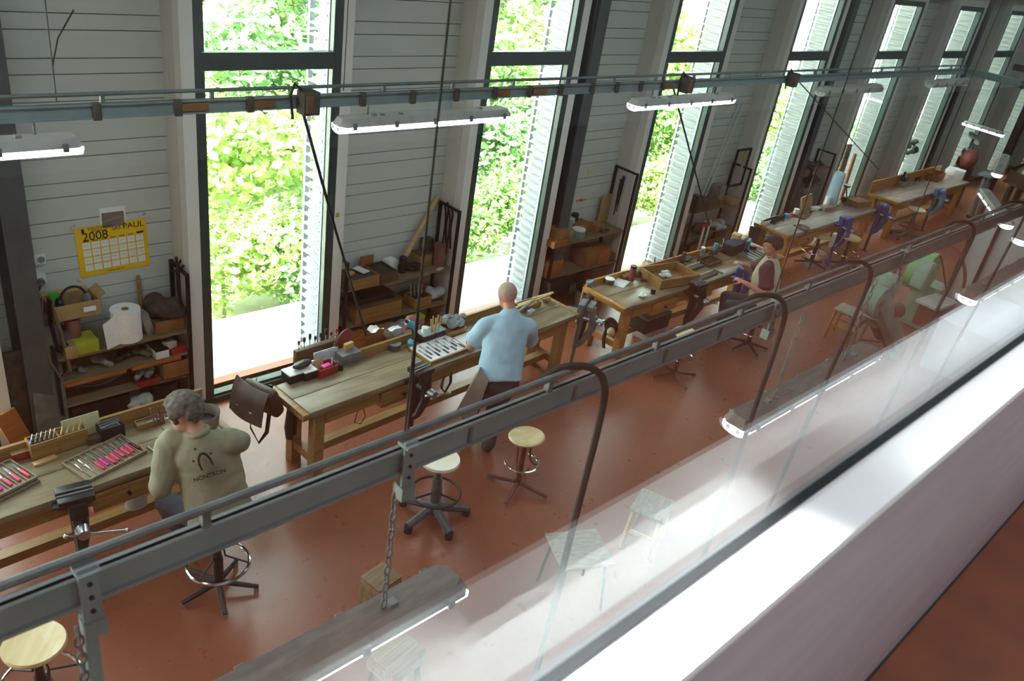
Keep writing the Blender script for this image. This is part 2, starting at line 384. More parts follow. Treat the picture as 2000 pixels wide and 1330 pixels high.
# ------------------------------------------------------------------ vegetation outside
def leafmat(name,cols):
    m=bpy.data.materials.new(name); m.use_nodes=True; nt=m.node_tree; N=nt.nodes; L=nt.links; b=N['Principled BSDF']
    tc=N.new('ShaderNodeTexCoord'); nz=N.new('ShaderNodeTexNoise'); nz.inputs['Scale'].default_value=5; nz.inputs['Detail'].default_value=3
    L.new(tc.outputs['Object'],nz.inputs['Vector']); rp=N.new('ShaderNodeValToRGB')
    rp.color_ramp.elements[0].position=.3; rp.color_ramp.elements[1].position=.7
    rp.color_ramp.elements[0].color=lin(cols[0]); rp.color_ramp.elements[1].color=lin(cols[2])
    e=rp.color_ramp.elements.new(.5); e.color=lin(cols[1])
    L.new(nz.outputs['Fac'],rp.inputs[0]); L.new(rp.outputs[0],b.inputs['Base Color']); b.inputs['Roughness'].default_value=.55
    t=N.new('ShaderNodeBsdfTranslucent'); L.new(rp.outputs[0],t.inputs['Color']); mx=N.new('ShaderNodeMixShader'); mx.inputs[0].default_value=.35
    out=[n for n in N if n.type=='OUTPUT_MATERIAL'][0]
    L.new(b.outputs[0],mx.inputs[1]); L.new(t.outputs[0],mx.inputs[2]); L.new(mx.outputs[0],out.inputs[0]); MATS[name]=m; return m
Mleaf=[leafmat('leaves_yellow_green',('#7b9850','#9fb868','#cbd590')),leafmat('leaves_mid_green',('#5f8a48','#7fa65a','#a7bd6a')),leafmat('leaves_blue_green',('#5c7f50','#7a9c66','#a3bd82'))]
Mbark=mat('grey_bark','#8b867c',.9,0,'#6c675e',9,(3,3,.6),.4)
def leafmesh(name,blobs,n,ls,seed,m):
    r=random.Random(seed); vs=[];fs=[]
    tot=sum(b[3]**2 for b in blobs)
    for (bx,by,bz,br) in blobs:
        k=int(n*br*br/tot)
        for _ in range(k):
            d=V((r.gauss(0,1),r.gauss(0,1),r.gauss(0,1))).normalized(); q=br*(.55+.5*r.random())
            c=V((bx,by,bz))+V((d.x*q,d.y*q,d.z*q*.85))
            if c.z<.03: continue
            u=V((r.gauss(0,1),r.gauss(0,1),r.gauss(0,.6))).normalized(); w=u.cross(d+V((0,0,.4))); 
            if w.length<.01: continue
            w.normalize(); s=ls*(.6+.8*r.random()); i=len(vs)
            vs+= [c-u*s,c+w*s*.5,c+u*s,c-w*s*.5]; fs.append((i,i+1,i+2,i+3))
    me=bpy.data.meshes.new(name); me.from_pydata([tuple(v) for v in vs],[],fs); me.materials.append(m); return me
def blobs_bush(r,n,R,H): return [(r.uniform(-R,R)*.7,r.uniform(-R,R)*.7,r.uniform(.25,1)*H*.8,r.uniform(.35,.6)*R) for _ in range(n)]
def blobs_tree(r,n,R,z0,z1): return [(r.uniform(-R,R)*.8,r.uniform(-R,R)*.8,r.uniform(z0,z1),r.uniform(.3,.5)*R) for _ in range(n)]
r_=random.Random(3)
bushm=[leafmesh('bush_leaves',blobs_bush(r_,9,1.1,1.7),5200,.06,k,Mleaf[k%3]) for k in range(3)]
treem=[leafmesh('tree_leaves',blobs_tree(r_,15,2.0,2.2,8.5),9000,.11,k+9,Mleaf[(k+1)%3]) for k in range(3)]
def stemmesh(h,r0,seed,nb=6):
    r=random.Random(seed); mb=MB(); x=y=0; pts=[]
    for k in range(6): pts.append((x,y,h*k/5)); x+=r.uniform(-.08,.08)*h*.2; y+=r.uniform(-.08,.08)*h*.2
    mb.tube(pts,[r0*(1-.13*k) for k in range(6)],7)
    for k in range(nb):
        p=V(pts[r.randint(1,5)]); d=V((r.uniform(-1,1),r.uniform(-1,1),r.uniform(.3,1))).normalized()*h*.35
        mb.tube([p,p+d*.5+V((0,0,.03*h)),p+d],[r0*.4,r0*.28,r0*.12],5)
    return mb
stem_b=[stemmesh(1.1,.03,k,7) for k in range(3)]; stem_t=[stemmesh(7.5,.16,k+5,9) for k in range(3)]
stem_b=[s.to('stem',Mbark) for s in stem_b]; stem_t=[s.to('trunk',Mbark) for s in stem_t]
kinds=['yellow-green','mid-green','blue-green']
def win_of(x,y):
    t=(0-CAM.y)/(y-CAM.y); X=CAM.x+(x-CAM.x)*t; i=int((X-1.3)//BAY)+1
    return max(0,min(9,i))
used={}
def plant(x,y,z,kind,var,sc,rz,row):
    i=win_of(x,y); w='narrow strip of window at the left edge' if i==0 else '%s full window from the left'%ords[i]
    lab='%s %s %s, growing outside the %s'%(kinds[(var if kind=='shrub' else var+1)%3],kind,row,w)
    n_=used.get(lab,0); used[lab]=n_+1
    if n_: lab=lab.replace(kinds[(var if kind=='shrub' else var+1)%3],kinds[(var if kind=='shrub' else var+1)%3]+' right-hand',1)
    t=T('leafy_tree' if kind=='tree' else 'leafy_shrub',lab,kind,(x,y,z),rz,lab.replace(', growing','')+' group' if False else ('shrubs and trees outside the windows'))
    me=(treem if kind=='tree' else bushm)[var]
    o=bpy.data.objects.new('crown' if kind=='tree' else 'foliage',me); COL.objects.link(o); o.parent=t
    s0=(stem_t if kind=='tree' else stem_b)[var]; s=s0.copy(); COL.objects.link(s); s.parent=t
    t.scale=(sc,sc,sc*(1 if kind=='tree' else 1.05))
gz=lambda y:-.8
rows=[('shrub','close to the wall',[(4.4,2.75),(6.1,2.6),(8.2,2.8),(10.4,2.7),(13.2,2.9),(16.5,2.7),(20,2.9),(25,2.8)],1.0),
      ('shrub','in the middle distance',[(5.2,5.0),(7.9,5.3),(10.6,5.0),(13.6,5.4),(17,5.2),(21.5,5.0)],1.45),
      ('shrub','farther back',[(6.2,8.2),(9.4,8.6),(12.8,8.2),(16.6,8.6),(21,8.4)],1.9),
      ('tree','standing behind the shrubs',[(7.6,11),(10.2,12.6),(13.4,10.8),(17.5,12.2),(22.5,11.5)],1.0),
      ('tree','at the back',[(9.5,18),(14.4,18.5),(19,19),(25,18),(31,17)],1.25)]
pc=0
for kind,row,ps,sc in rows:
    for (x,y) in ps:
        plant(x,y,gz(y),kind,(pc*2+pc//3)%3,sc*(.92+.16*r_.random()),r_.random()*6,row); pc+=1
for o in stem_b+stem_t: bpy.data.objects.remove(o)
# pale house far behind the trees in the first window
h=T('house','small white house with grey windows far behind the trees of the first window','building',(14.2,29,-.8),0)
MB().box((0,0,2.6),(4.2,4,5.2)).to('wall',Mwhite,h); MB().prism([(-2.6,0),(2.6,0),(0,1.3)],4.6,MX.Translation((0,2.3,5.2))@Euler((math.pi/2,0,0)).to_matrix().to_4x4()).to('roof',Mclay,h)
for x in (-1.1,.9): MB().box((x,-2.02,3.6),(.7,.06,1.0)).to('window',Msteel,h)
# ------------------------------------------------------------------ overhead service beams
ZU,ZL=3.40,3.22
UY=-1.80; LY=-4.99
def beam(name,label,x0,x1,y,z,h,clamps,plates,ycross=False):
    t=T(name,label,'beam',((x0),y,z))
    L=x1-x0; w=.036
    MB().box((L/2,0,h/2),(L,.012,h)).box((L/2,0,.005),(L,w,.010)).box((L/2,0,h-.005),(L,w,.010)).to('profile',Mgalv,t)
    mb=MB(); n=int(L/.62)
    rail=[(0,0,h+.075)]; 
    MB().tube([(.02,0,h),(.03,0,h+.06),(.06,0,h+.05)]+[(L*k/12,0,h+.05) for k in range(1,12)]+[(L-.06,0,h+.05),(L-.03,0,h+.04),(L-.02,0,h)],.012,8).to('top_rail',Mgalvd,t)
    for k in range(n): MB().box((.3+k*.62,0,h+.022),(.022,.022,.055)).to('standoff',Mgalvd,t)
    for cx in clamps: MB().box((cx-x0,-.012,h/2),(.045,.036,h+.012),(0,0,0),.004).to('clamp',Mdust,t)
    for cx in plates: MB().box((cx-x0,-.012,h/2),(.16,.012,h*.55)).to('label_plate',Mcardbr,t)
    return t
ux=lambda x,y=205:pz(x,y,ZU+.05).x
beam('service_beam','upper galvanised service beam with top rail, nearest the window wall, above the benches',-1.2,14.6,UY,ZU,.082,[ux(x) for x in (175,343,495,738,848,945,1032,1110,1182,1255,1312,1368,1420)],[ux(380),ux(525),ux(1050),ux(1135),ux(1432)])
t=beam('service_beam','lower galvanised service beam crossing in front, nearest the gallery glass, with brackets and hoses',-.25,9.6,LY,ZL,.09,[],[])
for X in (1.55,2.05,2.6,3.0): MB().box((X+.25,-.010,.045),(.010,.012,.075)).to('web_stiffener',Mgalvd,t)
b=T('cross_beam','short grey beam running crosswise at the far end of the upper service beam','beam',(14.6,UY,ZU))
MB().box((0,-2.0,.05),(.014,3.9,.105)).box((0,-2.0,.1),(.07,3.9,.012)).box((0,-2.0,.006),(.07,3.9,.012)).to('profile',Mgalv,b)
for y in (-.9,-1.9,-2.9): MB().box((-.03,y,.05),(.05,.05,.12)).to('clamp',Mdust,b)
# brackets with suspension wires on the lower beam
wn=['at the far left of the frame','at the centre of the picture','right of the seated worker in the vest','at the right, by the green machines']
def bracket(x,y,z,h,label,wire=True,top=6.2,dy=0):
    t=T('beam_bracket',label,'bracket',(x,y,z),0,'hangers on the service beams')
    MB().box((0,-.026,h/2-.02),(.045,.010,h+.11),(0,0,0),.003).box((0,-.02,h+.02),(.05,.05,.012)).box((0,-.02,-.055),(.05,.04,.05)).to('plate',Mgalv,t)
    for k in range(4): MB().cyl((0,-.030,-.04+k*.042),(0,-.036,-.04+k*.042),.006,seg=8).to('bolt',Mdark,t)
    return t
brx=[.381,1.285,3.427,4.897]
for k,X in enumerate(brx):
    bracket(X,LY-.008,ZL,.10,'perforated hanger bracket on the lower beam '+wn[k])
def wire(p0,p1,label,r=.0035,m=Mdark,cat='wire',name='suspension_wire',grp=None):
    o=MB().tube([p0,p1],r,6).to(name,m); return tag(o,label,cat,grp)
wire((brx[1],LY,ZL+.12),(brx[1],LY,6.2),'twin steel wire holding up the lower beam in the centre of the picture',.0035)
tw=wire((brx[1]+.012,LY,ZL+.12),(brx[1]+.004,LY,ZL+.55),'short doubled end of the steel wire above the central hanger',.003)
wire((brx[2],LY,ZL+.12),(brx[2],LY,6.2),'thin dark wire holding up the lower beam, beside the seated worker')
wire((brx[3],LY,ZL+.12),(brx[3],LY,6.2),'thin dark wire holding the lower beam near the green machines',.003)
wire((ux(98),UY,ZU+.1),(ux(98),UY,6.2),'thin wire holding the upper beam above the leftmost lamp')
tag(MB().tube([(ux(98),UY,ZU+.28),(ux(98)+.04,UY,ZU+.42),(ux(98)+.13,UY,ZU+.56)],.004,6).to('wire_end',Mdark),'loose curled wire end sticking up from the hanger of the upper beam, far left','wire')
wire((ux(698),UY,ZU+.1),(ux(698)+.02,UY+.02,6.2),'thin wire holding the upper beam beside the second window lamp')
wire((ux(1238),UY,ZU+.12),(ux(1233),UY+.1,6.2),'thin wire holding the upper beam, right of the steel column')
wire(pz(1715,330,1.6)+V((0,0,0)),(ux(1720),UY-.02,ZU+.12),'long black cable slanting from the upper beam to the fourth bench',.008)
# junction boxes
for x,lab in ((612,'grey junction box clamped on the upper beam between the first and second lamp'),(1467,'dark junction box clamped on the upper beam right of the second full lamp'),(1722,'small dark junction box on the upper beam, over the far benches')):
    q=V((ux(x),UY-.06,ZU+.05)); t=T('junction_box',lab,'junction box',q)
    MB().box((0,0,0),(.12,.10,.15),(0,0,0),.008).to('housing',Mdust,t); MB().box((-.02,-.055,0),(.05,.012,.11),(0,0,0),.003).to('cover',Mclay,t); MB().tube([(-.05,0,.08),(-.1,0,.12),(-.13,0,.05),(-.11,0,-.1)],.01,7).to('gland_cable',Mrubber,t)
def cable(pts,r,label,m=Mrubber,name='power_cable',n=24):
    P=[V(p) for p in pts]; out=[]
    for i in range(len(P)-1):
        a=P[max(i-1,0)];b=P[i];c=P[i+1];d=P[min(i+2,len(P)-1)]
        for k in range(8):
            t=k/8; out.append(.5*((2*b)+(c-a)*t+(2*a-5*b+4*c-d)*t*t+(3*b-a-3*c+d)*t**3))
    out.append(P[-1])
    return tag(MB().tube(out,r,8).to(name,m),label,'cable')
q=V((ux(605),UY-.04,ZU-.02)); e=pz(715,655,.93)
cable([q,q.lerp(e,.35)+V((0,0,-.02)),q.lerp(e,.7)+V((0,0,-.01)),e],.011,'black power cable slanting from the upper beam down to the back of the long bench')
q=V((ux(1450),UY,ZU)); e=pz(1385,440,.9)
cable([q,q.lerp(e,.5),e],.010,'dark cable hanging slantwise from the upper beam to the shelf behind the third bench')
# hoses looping over the lower beam
def hose(px,py_,X,zbot,label,r=.013,dx=0.0,side=1):
    cable([(X-.16,LY+.05,ZL+.10),(X-.10,LY+.02,ZL+.15),(X-.02,LY-.04,ZL+.16),(X+.03,LY-.08,ZL+.10),(X+.045+dx*.1,LY-.09,ZL-.05),(X+.04+dx*.3,LY-.09,ZL-.5),(X+.03+dx*.7,LY-.09,ZL-1.2),(X+dx,LY-.09,zbot)],r,label)
hose(1130,745,2.09,.515,'thick black hose looped over the lower beam, hanging down to the grey table',.014)
hose(1480,610,3.38,1.0,'thick black hose looped over the lower beam, crossing the long hanging lamp',.013,.05)
hose(1655,545,4.29,1.0,'black hose hanging from the lower beam, right of the chain of the long lamp',.012,-.25)
hose(1880,470,5.85,1.0,'black hose hanging from the lower beam between the green machines and the grey panel',.012,-.35)
hose(1990,430,6.95,1.2,'thin black hose hanging in front of the short dark lamp at the right edge',.010,-.5)
# ------------------------------------------------------------------ fluorescent lamps
def lamp(x,y,z,L,label,rz=0,lit=True,w=.165,dusty=False,tilt=0):
    t=T('fluorescent_lamp',label,'lamp',(x,y,z),0,'fluorescent lamps',rot=(0,tilt,rz))
    a=L/2; c=.035
    poly=[(-a+c,-w/2),(a-c,-w/2),(a,-w/2+c),(a,w/2-c),(a-c,w/2),(-a+c,w/2),(-a,w/2-c),(-a,-w/2+c)]
    mb=MB(); mb.prism(poly,.05); bm=mb.bm
    for v in bm.verts:
        if v.co.z>.04: v.co.x*=1-.03/a; v.co.y*=.72
    mb.to('housing',Mdust2 if dusty else Mhaze,t)
    # curved translucent cover
    prof=[(-w/2+.004,0)]+[(-w/2*math.cos(math.pi*k/10)*.97,-.10*math.sin(math.pi*k/10)**.6) for k in range(1,10)]+[(w/2-.004,0)]
    mb=MB(); mb.prism(prof,L-.02,MX.Translation((-a+.01,0,-.001))@MX(((0,0,1,0),(1,0,0,0),(0,1,0,0),(0,0,0,1))))
    for v in mb.bm.verts:
        if abs(abs(v.co.x)-(a-.01))<.001: v.co.z*=.55; v.co.y*=.9
    mb.to('cover',MdiffE if lit else Mdiff,t)
    for s in (-.03,.03): 
        for e_ in (-1,1): MB().cyl((e_*(a+.004),s,-.018),(e_*(a-.02),s,-.018),.013,seg=10).to('tube_cap',Mdiff,t)
    for k in range(5):
        X=-a+.1+(L-.2)*k/4
        for s in (-1,1): MB().box((X,s*w/2,.004),(.03,.012,.045),(0,0,0),.003).to('clip',Mgalvd,t)
    for e_ in (-1,1): MB().box((e_*(a-.3),0,.055),(.03,.03,.02)).to('hanger_lug',Mgalv,t)
    for s in (-.1,.06): MB().cyl((s-a*.4,.0,.05),(s-a*.4,.0,.056),.018,seg=12).to('knockout',Mgalvd,t)
    return t
Mdust2=mat('dusty_lamp_housing','#857d78',.7,0,'#6e6661',7,(1,4,1),.1)
zt=ZU-.12
specs=[(-1,py(157,275,UY-.03).x,'leftmost lit lamp under the upper beam, cut off by the left edge',True),(py(657,223,UY-.03).x,py(993,201,UY-.03).x,'long lit lamp under the upper beam between the first and second full windows',True),
 (py(1238,190,UY-.03).x,py(1430,182,UY-.03).x,'lit lamp under the upper beam in front of the third full window',True),(py(1603,173,UY-.03).x,py(1717,171,UY-.03).x,'unlit lamp under the upper beam in front of the fourth and fifth windows',False),(py(1815,165,UY-.03).x,py(1890,163,UY-.03).x,'unlit lamp under the far end of the upper beam',False)]
for a,b,lab,lit in specs:
    c=(a+b)/2; L=(b-a) if a>0 else 1.46
    if a<0: c=b-L/2
    t=lamp(c,UY-.03,zt,L,lab,0,lit)
    for s in (-.52,.52): MB().cyl((s,.03,.05),(s,.03,.13),.006,seg=8).to('hanger_rod',Mgalvd,t)
def chain(x,y,z0,z1,label,m=Mgalvd,s=.036):
    mb=MB(); n=int((z1-z0)/s)
    for k in range(n):
        z=z0+(k+.5)*(z1-z0)/n; a=math.pi/2*(k%2)
        pts=[V((math.cos(q)*.010,0,math.sin(q)*s*.66)) for q in [2*math.pi*j/10 for j in range(10)]]
        mxr=MX.Rotation(a,3,'Z'); mb.tube([mxr@p+V((0,0,z-z0)) for p in pts],.0035,5,closed=True)
    return tag(mb.to('chain',m,None,(x,y,z0)),label,'chain')
zb=2.60; LL=1.62
xa=1.60-LL/2+.0; lamp(xa,-5.0,zb,LL,'dusty hanging lamp on a chain in the foreground at the bottom centre',0,True,.17,True)
chain(pz(752,1192,zb+.05).x,-5.0,zb+.055,ZL-.03,'galvanised chain holding the bottom centre lamp under the central hanger')
xb=3.45+LL/2; lamp(xb,-5.0,zb,LL,'long dusty hanging lamp in the middle of the gallery side, right of the floor stools',0,True,.17,True)
chain(pz(1518,782,zb+.05).x,-5.0,zb+.055,ZL-.05,'dark-tipped chain holding the long lamp, near end')
chain(pz(1665,712,zb+.05).x,-5.0,zb+.055,ZL-.03,'chain holding the far end of the long lamp')
xc=6.78+LL/2; lamp(xc,-5.0,zb,LL,'short-looking dark hanging lamp at the right edge above the grey panel',0,True,.17,True)
# conduit tube hanging bottom left from the lower beam
tt=T('hanging_tube','grey square tube with a chain hanging from the lower beam at the bottom left','tube',(.375,-5.0,1.9))
MB().cyl((0,0,0),(0,0,1.30),.018,seg=12).to('tube',Mgalv,tt); MB().ring((0,0,.92),.022,.006,20).to('tie',Mrubber,tt)
chain(.345,-5.02,1.9,ZL-.04,'thin chain beside the hanging tube at the bottom left',Mgalvd,.03)
# far lamps on the right
lamp(19.42,-1.05,2.0,.90,'bright lit lamp turned crosswise in front of the far windows',math.radians(-101.6),True)
lamp(14.3,-2.95,2.3,1.62,'lamp seen end-on hanging near the far dark red post',math.radians(14),True)
lamp(11.42,-3.8,2.3,1.53,'grey-topped lamp turned crosswise, hanging over the white panel at the right',math.radians(28.7),True)
lamp(9.85,-4.6,2.6,1.62,'small end-on lamp at the far right above the second beam end',math.radians(8),True)
# ------------------------------------------------------------------ workbenches
def bench(label,cx,cy,L,D,rz,woodtop,wood,back=None,h=.8,apron=True,planks=2,drawer=None,seatgap=True,ends=True):
    t=T('workbench',label,'workbench',(cx,cy,0),rz,'workbenches along the window wall')
    pw=D/planks
    for k in range(planks):
        MB().box((0,-D/2+pw*(k+.5),h-.03),(L-.13,pw-.006,.06),(0,0,0),.004).to('top_plank',woodtop,t)
    for s in (-1,1): MB().box((s*(L/2-.03),0,h-.032),(.06,D,.064),(0,0,0),.004).to('end_batten',wood,t)
    for sx in (-1,1):
        for sy in (-1,1):
            MB().box((sx*(L/2-.2),sy*(D/2-.09),(h-.06)/2),(.10,.10,h-.06),(0,0,0),.004).to('leg',wood,t)
        MB().box((sx*(L/2-.2),0,.2),(.06,D-.27,.08)).to('cross_stretcher',wood,t)
    MB().box((0,0,.2),(L-.46,.09,.08)).to('long_stretcher',wood,t)
    if apron: MB().box((0,-D/2+.045,h-.125),(L-.5,.03,.13)).to('apron',wood,t)
    if drawer:
        for d in drawer:
            q=MB().box((d,-D/2+.10,h-.16),(.5,.2,.15)).to('drawer',wood,t)
            MB().cyl((d,-D/2-.0,h-.16),(d,-D/2-.025,h-.16),.014,seg=10).to('knob',Mdark,q)
    if back:
        a,b,hh=back
        MB().box(((a+b)/2,D/2-.015,h+hh/2),(b-a,.028,hh)).to('back_board',wood,t)
    return t
B1=bench('workbench at the left edge with trays of pink-handled knives on it',.62,-1.365,3.62,.60,math.radians(1.8),Wtop,Wbench,(-1.8,1.8,.12),drawer=[.95],)
B2=bench('long workbench in the middle, the worker in the light blue shirt standing at it',4.81,-1.27,3.66,.52,math.radians(3.1),Wtop,Wbench,(-.9,1.2,.10),drawer=[-.75])
B3=bench('third workbench from the left, honey coloured, with a large open wooden tray on it',9.08,-1.265,3.72,.66,0,mat('bench_top_brown','#8f7d5e',.28,0,'#75644a',2.2,(1.2,7,7)),Wlight,(-1.82,1.0,.07),drawer=[-1.0,-.2])
B4=bench('fourth workbench from the left with a tall pale blue tub standing on it',13.46,-.82,3.26,.62,0,mat('bench_top_greyish','#a79f94',.35,0,'#8d8478',2.2,(1.2,7,7)),Wlight,None,drawer=[-.9])
B5=bench('fifth workbench, far back, with a tall orange back board and a light blue vise',17.95,-.80,3.8,.62,0,mat('bench_top_pinkish','#b6a598',.35,0,'#97877a',2.2,(1.2,7,7)),Wlight,(-1.9,1.6,.22),drawer=[-.6])
def on1(x,y,z=.8): return pz(x,y,z)
# ------------------------------------------------------------------ leg vises
def vise(label,loc,rz,m,mj,legm=None,s=1.0,open_=.03,handle=True,group='leg vises on the benches'):
    legm=legm or m
    t=T('leg_vise',label,'vise',loc,rz,group)
    f=lambda x,y,z:(x*s,y*s,z)
    zt=loc[2]  # floor
    H=.93
    MB().box(f(0,-.02,H-.03),(.17*s,.06*s,.05),(0,0,0),.008).box(f(0,-.015,H-.10),(.09*s,.07*s,.12),(0,0,0),.012).tube([f(0,-.02,H-.12),f(0,-.03,H-.3),f(0,-.02,.34)],[.042*s,.032*s,.024*s],8).to('fixed_jaw',m,t)
    MB().box(f(0,-.085-open_,H-.03),(.17*s,.06*s,.05),(0,0,0),.008).box(f(0,-.10-open_,H-.10),(.09*s,.07*s,.12),(math.radians(-8),0,0),.012).tube([f(0,-.12-open_,H-.14),f(0,-.13-open_,H-.3),f(0,-.08,.42),f(0,-.04,.36)],[.044*s,.038*s,.03*s,.024*s],8).to('moving_jaw',m,t)
    for y in (-.048,-.060-open_): MB().box(f(0,y,H-.012),(.172*s,.012*s,.026)).to('jaw_plate',mj,t)
    MB().cyl(f(0,.06,H-.2),f(0,-.17-open_,H-.2),.026*s,seg=14).cyl(f(0,-.17-open_,H-.2),f(0,-.225-open_,H-.2),.036*s,.03*s,seg=14).to('screw',mj,t)
    if handle:
        q=MB().cyl(f(-.08,-.205-open_,H-.185),f(.2,-.205-open_,H-.275),.0085*s,seg=10).to('handle',Mchrome,t)
        MB().sph(f(-.08,-.205-open_,H-.185),.014*s,seg=10).to('end_ball',Mchrome,q); MB().sph(f(.2,-.205-open_,H-.275),.014*s,seg=10).to('end_ball',Mchrome,q)
    MB().tube([f(.0,-.045,.45),f(.0,-.07,.6),f(0,-.075,.72)],.012*s,6,flat=(1,2.2)).to('leaf_spring',Mdark,t)
    MB().box(f(0,.06,H-.16),(.2*s,.16*s,.012)).box(f(0,.0,H-.175),(.16*s,.03*s,.03)).to('bench_bracket',legm,t)
    MB().cyl((0,-.02*s,0),(0,-.02*s,.36),.020*s,seg=12).lathe([(0,0),(.05*s,0),(.05*s,.012),(.022*s,.02),(0,.02)],(0,-.02*s,0),14).to('foot_post',legm,t)
    return t
def bf(b,px):  # front edge of bench b at X
    L,D=b
def vloc(x,y,yoff=0,z=.9):
    p=pz(x,y,z); return (p.x,p.y+yoff,0)
vise('shiny black leg vise with a long chrome handle on the left bench',(1.20,-1.70,0),math.radians(-8),Mblack,Mbright,Mdark,1.3,.02)
vise('dark leg vise on the long bench, left of the worker in blue',(4.19,-1.57,0),math.radians(6),Mdark,Mgreytin,None,1.15,.02)
vise('weathered grey leg vise at the right front corner of the long bench',(6.68,-1.38,0),math.radians(28),Mgalvd,Mbright,Mgalvd,1.15,.025)
vise('dark leg vise on the third bench, left of the seated worker\'s knees',(8.55,-1.63,0),math.radians(2),Mdark,Mgreytin,Mdark,1.2,.015)
vise('bright blue leg vise on the third bench, at the hands of the seated worker',(9.60,-1.63,0),math.radians(20),Mblue,Mbright,Mblue,1.15,.012)
vise('blue leg vise in the middle of the fourth bench, above the two stools',(13.55,-1.17,0),math.radians(0),Mblue,Mbright,Mblue,1.25,.012)
vise('blue leg vise at the right end of the fourth bench',(15.1,-1.13,0),math.radians(10),Mblue,Mbright,Mdark,1.25,.012)
vise('light blue leg vise on the fifth bench, far back',(17.75,-1.15,0),math.radians(5),Mlblue,Mbright,Mdark,1.3,.012)
# ------------------------------------------------------------------ stools
def star(t,n,R,m,z=.07,r0=.03,r1=.02,rot=0,tip=None,glide=True):
    for k in range(n):
        a=rot+2*math.pi*k/n; c,s=math.cos(a),math.sin(a)
        leg=MB().tube([(c*.03,s*.03,z+.03),(c*R*.5,s*R*.5,z+.005),(c*R,s*R,z-.02)],[r0,(r0+r1)/2,r1],8,flat=(1,1)).to('foot',m,t)
        if glide: MB().cyl((c*(R-.015),s*(R-.015),0),(c*(R-.015),s*(R-.015),z-.02),r1*1.15,seg=10).to('glide',tip or Mblack,leg)
def stool(label,x,y,kind,rz=0,h=.62,grp='work stools'):
    t=T('work_stool',label,'stool',(x,y,0),rz,grp)
    if kind=='B':      # pale round seat on thick grey star base, foot ring with spokes
        MB().lathe([(0,h-.02),(.15,h-.025),(.17,h-.015),(.172,h),(.165,h+.012),(.12,h+.008),(0,h)]).to('seat',Mseatw,t)
        MB().cyl((0,0,.1),(0,0,h-.2),.042,seg=16).cyl((0,0,h-.22),(0,0,h-.02),.026,seg=14).lathe([(0,.06),(.06,.06),(.055,.16),(.03,.18),(0,.18)]).to('column',Mgreyst,t)
        rr=MB().ring((0,0,.27),.21,.012,40).to('foot_ring',Mdark,t)
        for k in range(3):
            a=k*2.094+.4; MB().cyl((.035*math.cos(a),.035*math.sin(a),.27),(.21*math.cos(a),.21*math.sin(a),.27),.009,seg=8).to('ring_spoke',Mdark,rr)
        star(t,5,.31,Mgreyst,.085,.042,.034,.25)
    elif kind=='A':    # chrome ring, thin dark star
        MB().lathe([(0,h-.02),(.15,h-.025),(.17,h-.015),(.172,h),(.165,h+.012),(.12,h+.008),(0,h)]).to('seat',Mcream,t)
        MB().cyl((0,0,.08),(0,0,h-.02),.024,seg=14).cyl((0,0,.08),(0,0,.34),.034,seg=14).to('column',Mdark,t)
        MB().ring((0,0,.29),.215,.012,44).to('foot_ring',Mchrome,t)
        for k in range(3):
            a=k*2.094+1.2; MB().tube([(.03*math.cos(a),.03*math.sin(a),.5),(.05*math.cos(a),.05*math.sin(a),.36),(.212*math.cos(a),.212*math.sin(a),.29)],.007,7).to('ring_strut',Mdark,t)
        star(t,5,.28,Mdark,.07,.022,.016,.35,Mchrome)
    elif kind=='C':    # red brown frame, four feet, half foot ring
        MB().lathe([(0,h-.03),(.1,h-.035),(.15,h-.02),(.165,h+.005),(.15,h+.016),(.08,h-.004),(0,h-.012)],sc=(1.08,.92)).to('seat',Mcream,t)
        MB().cyl((0,0,.06),(0,0,h-.03),.024,seg=14).to('column',Mredbr,t)
        for s in (-1,1): MB().tube([(s*.07,.02,h-.03),(s*.075,.0,.45),(s*.08,-.02,.33),(s*.1,-.07,.30),(s*.13,-.1,.315)],.010,8).to('support_tube',Mredbr,t)
        MB().ring((0,-.0,.315),.155,.011,26,(0,0,0),math.radians(150),math.radians(390)).to('foot_bar',Mchrome,t)
        MB().cyl((.03,0,h-.12),(.11,0,h-.12),.012,seg=10).sph((.12,0,h-.12),.022,seg=10).to('clamp_knob',Mdark,t)
        star(t,4,.30,Mredbr,.055,.02,.017,.55,Mchrome)
    return t
# worker's stool at the left bench etc.
s1=pz(428,1155,0); stool('stool with a chrome foot ring under the worker at the left bench',s1.x,s1.y,'A',.3,.60)
s2=pz(845,1008,0); stool('stool with pale round seat, grey column and thick five-arm base, below the long bench',s2.x,s2.y,'B',.5,.62)
s3=pz(1009,955,0); stool('cream seat stool with red brown frame and four chrome-tipped feet, right of the grey stool',s3.x,s3.y,'C',-.1,.60)
s4=pz(62,1330,0); stool('large cream stool at the bottom left corner with a dark foot ring',.665,-2.62,'A',0.9,.62)
s5=pz(1315,738,0); stool('cream stool with red brown legs standing in front of the third bench',s5.x,s5.y,'C',.6,.62)
stool('stool with thin dark feet carrying the seated worker at the third bench',9.33,-2.21,'A',.1,.50)
s7=pz(1581,520,0); stool('left one of the two stools pushed up to the fourth bench',s7.x,s7.y,'A',.7,.58)
s8=pz(1640,524,0); stool('right one of the two stools pushed up to the fourth bench',s8.x,s8.y,'A',.2,.58)
s9=pz(1768,466,0); stool('dark stool with a pale seat pushed under the fifth bench',s9.x,s9.y,'B',.2,.62)
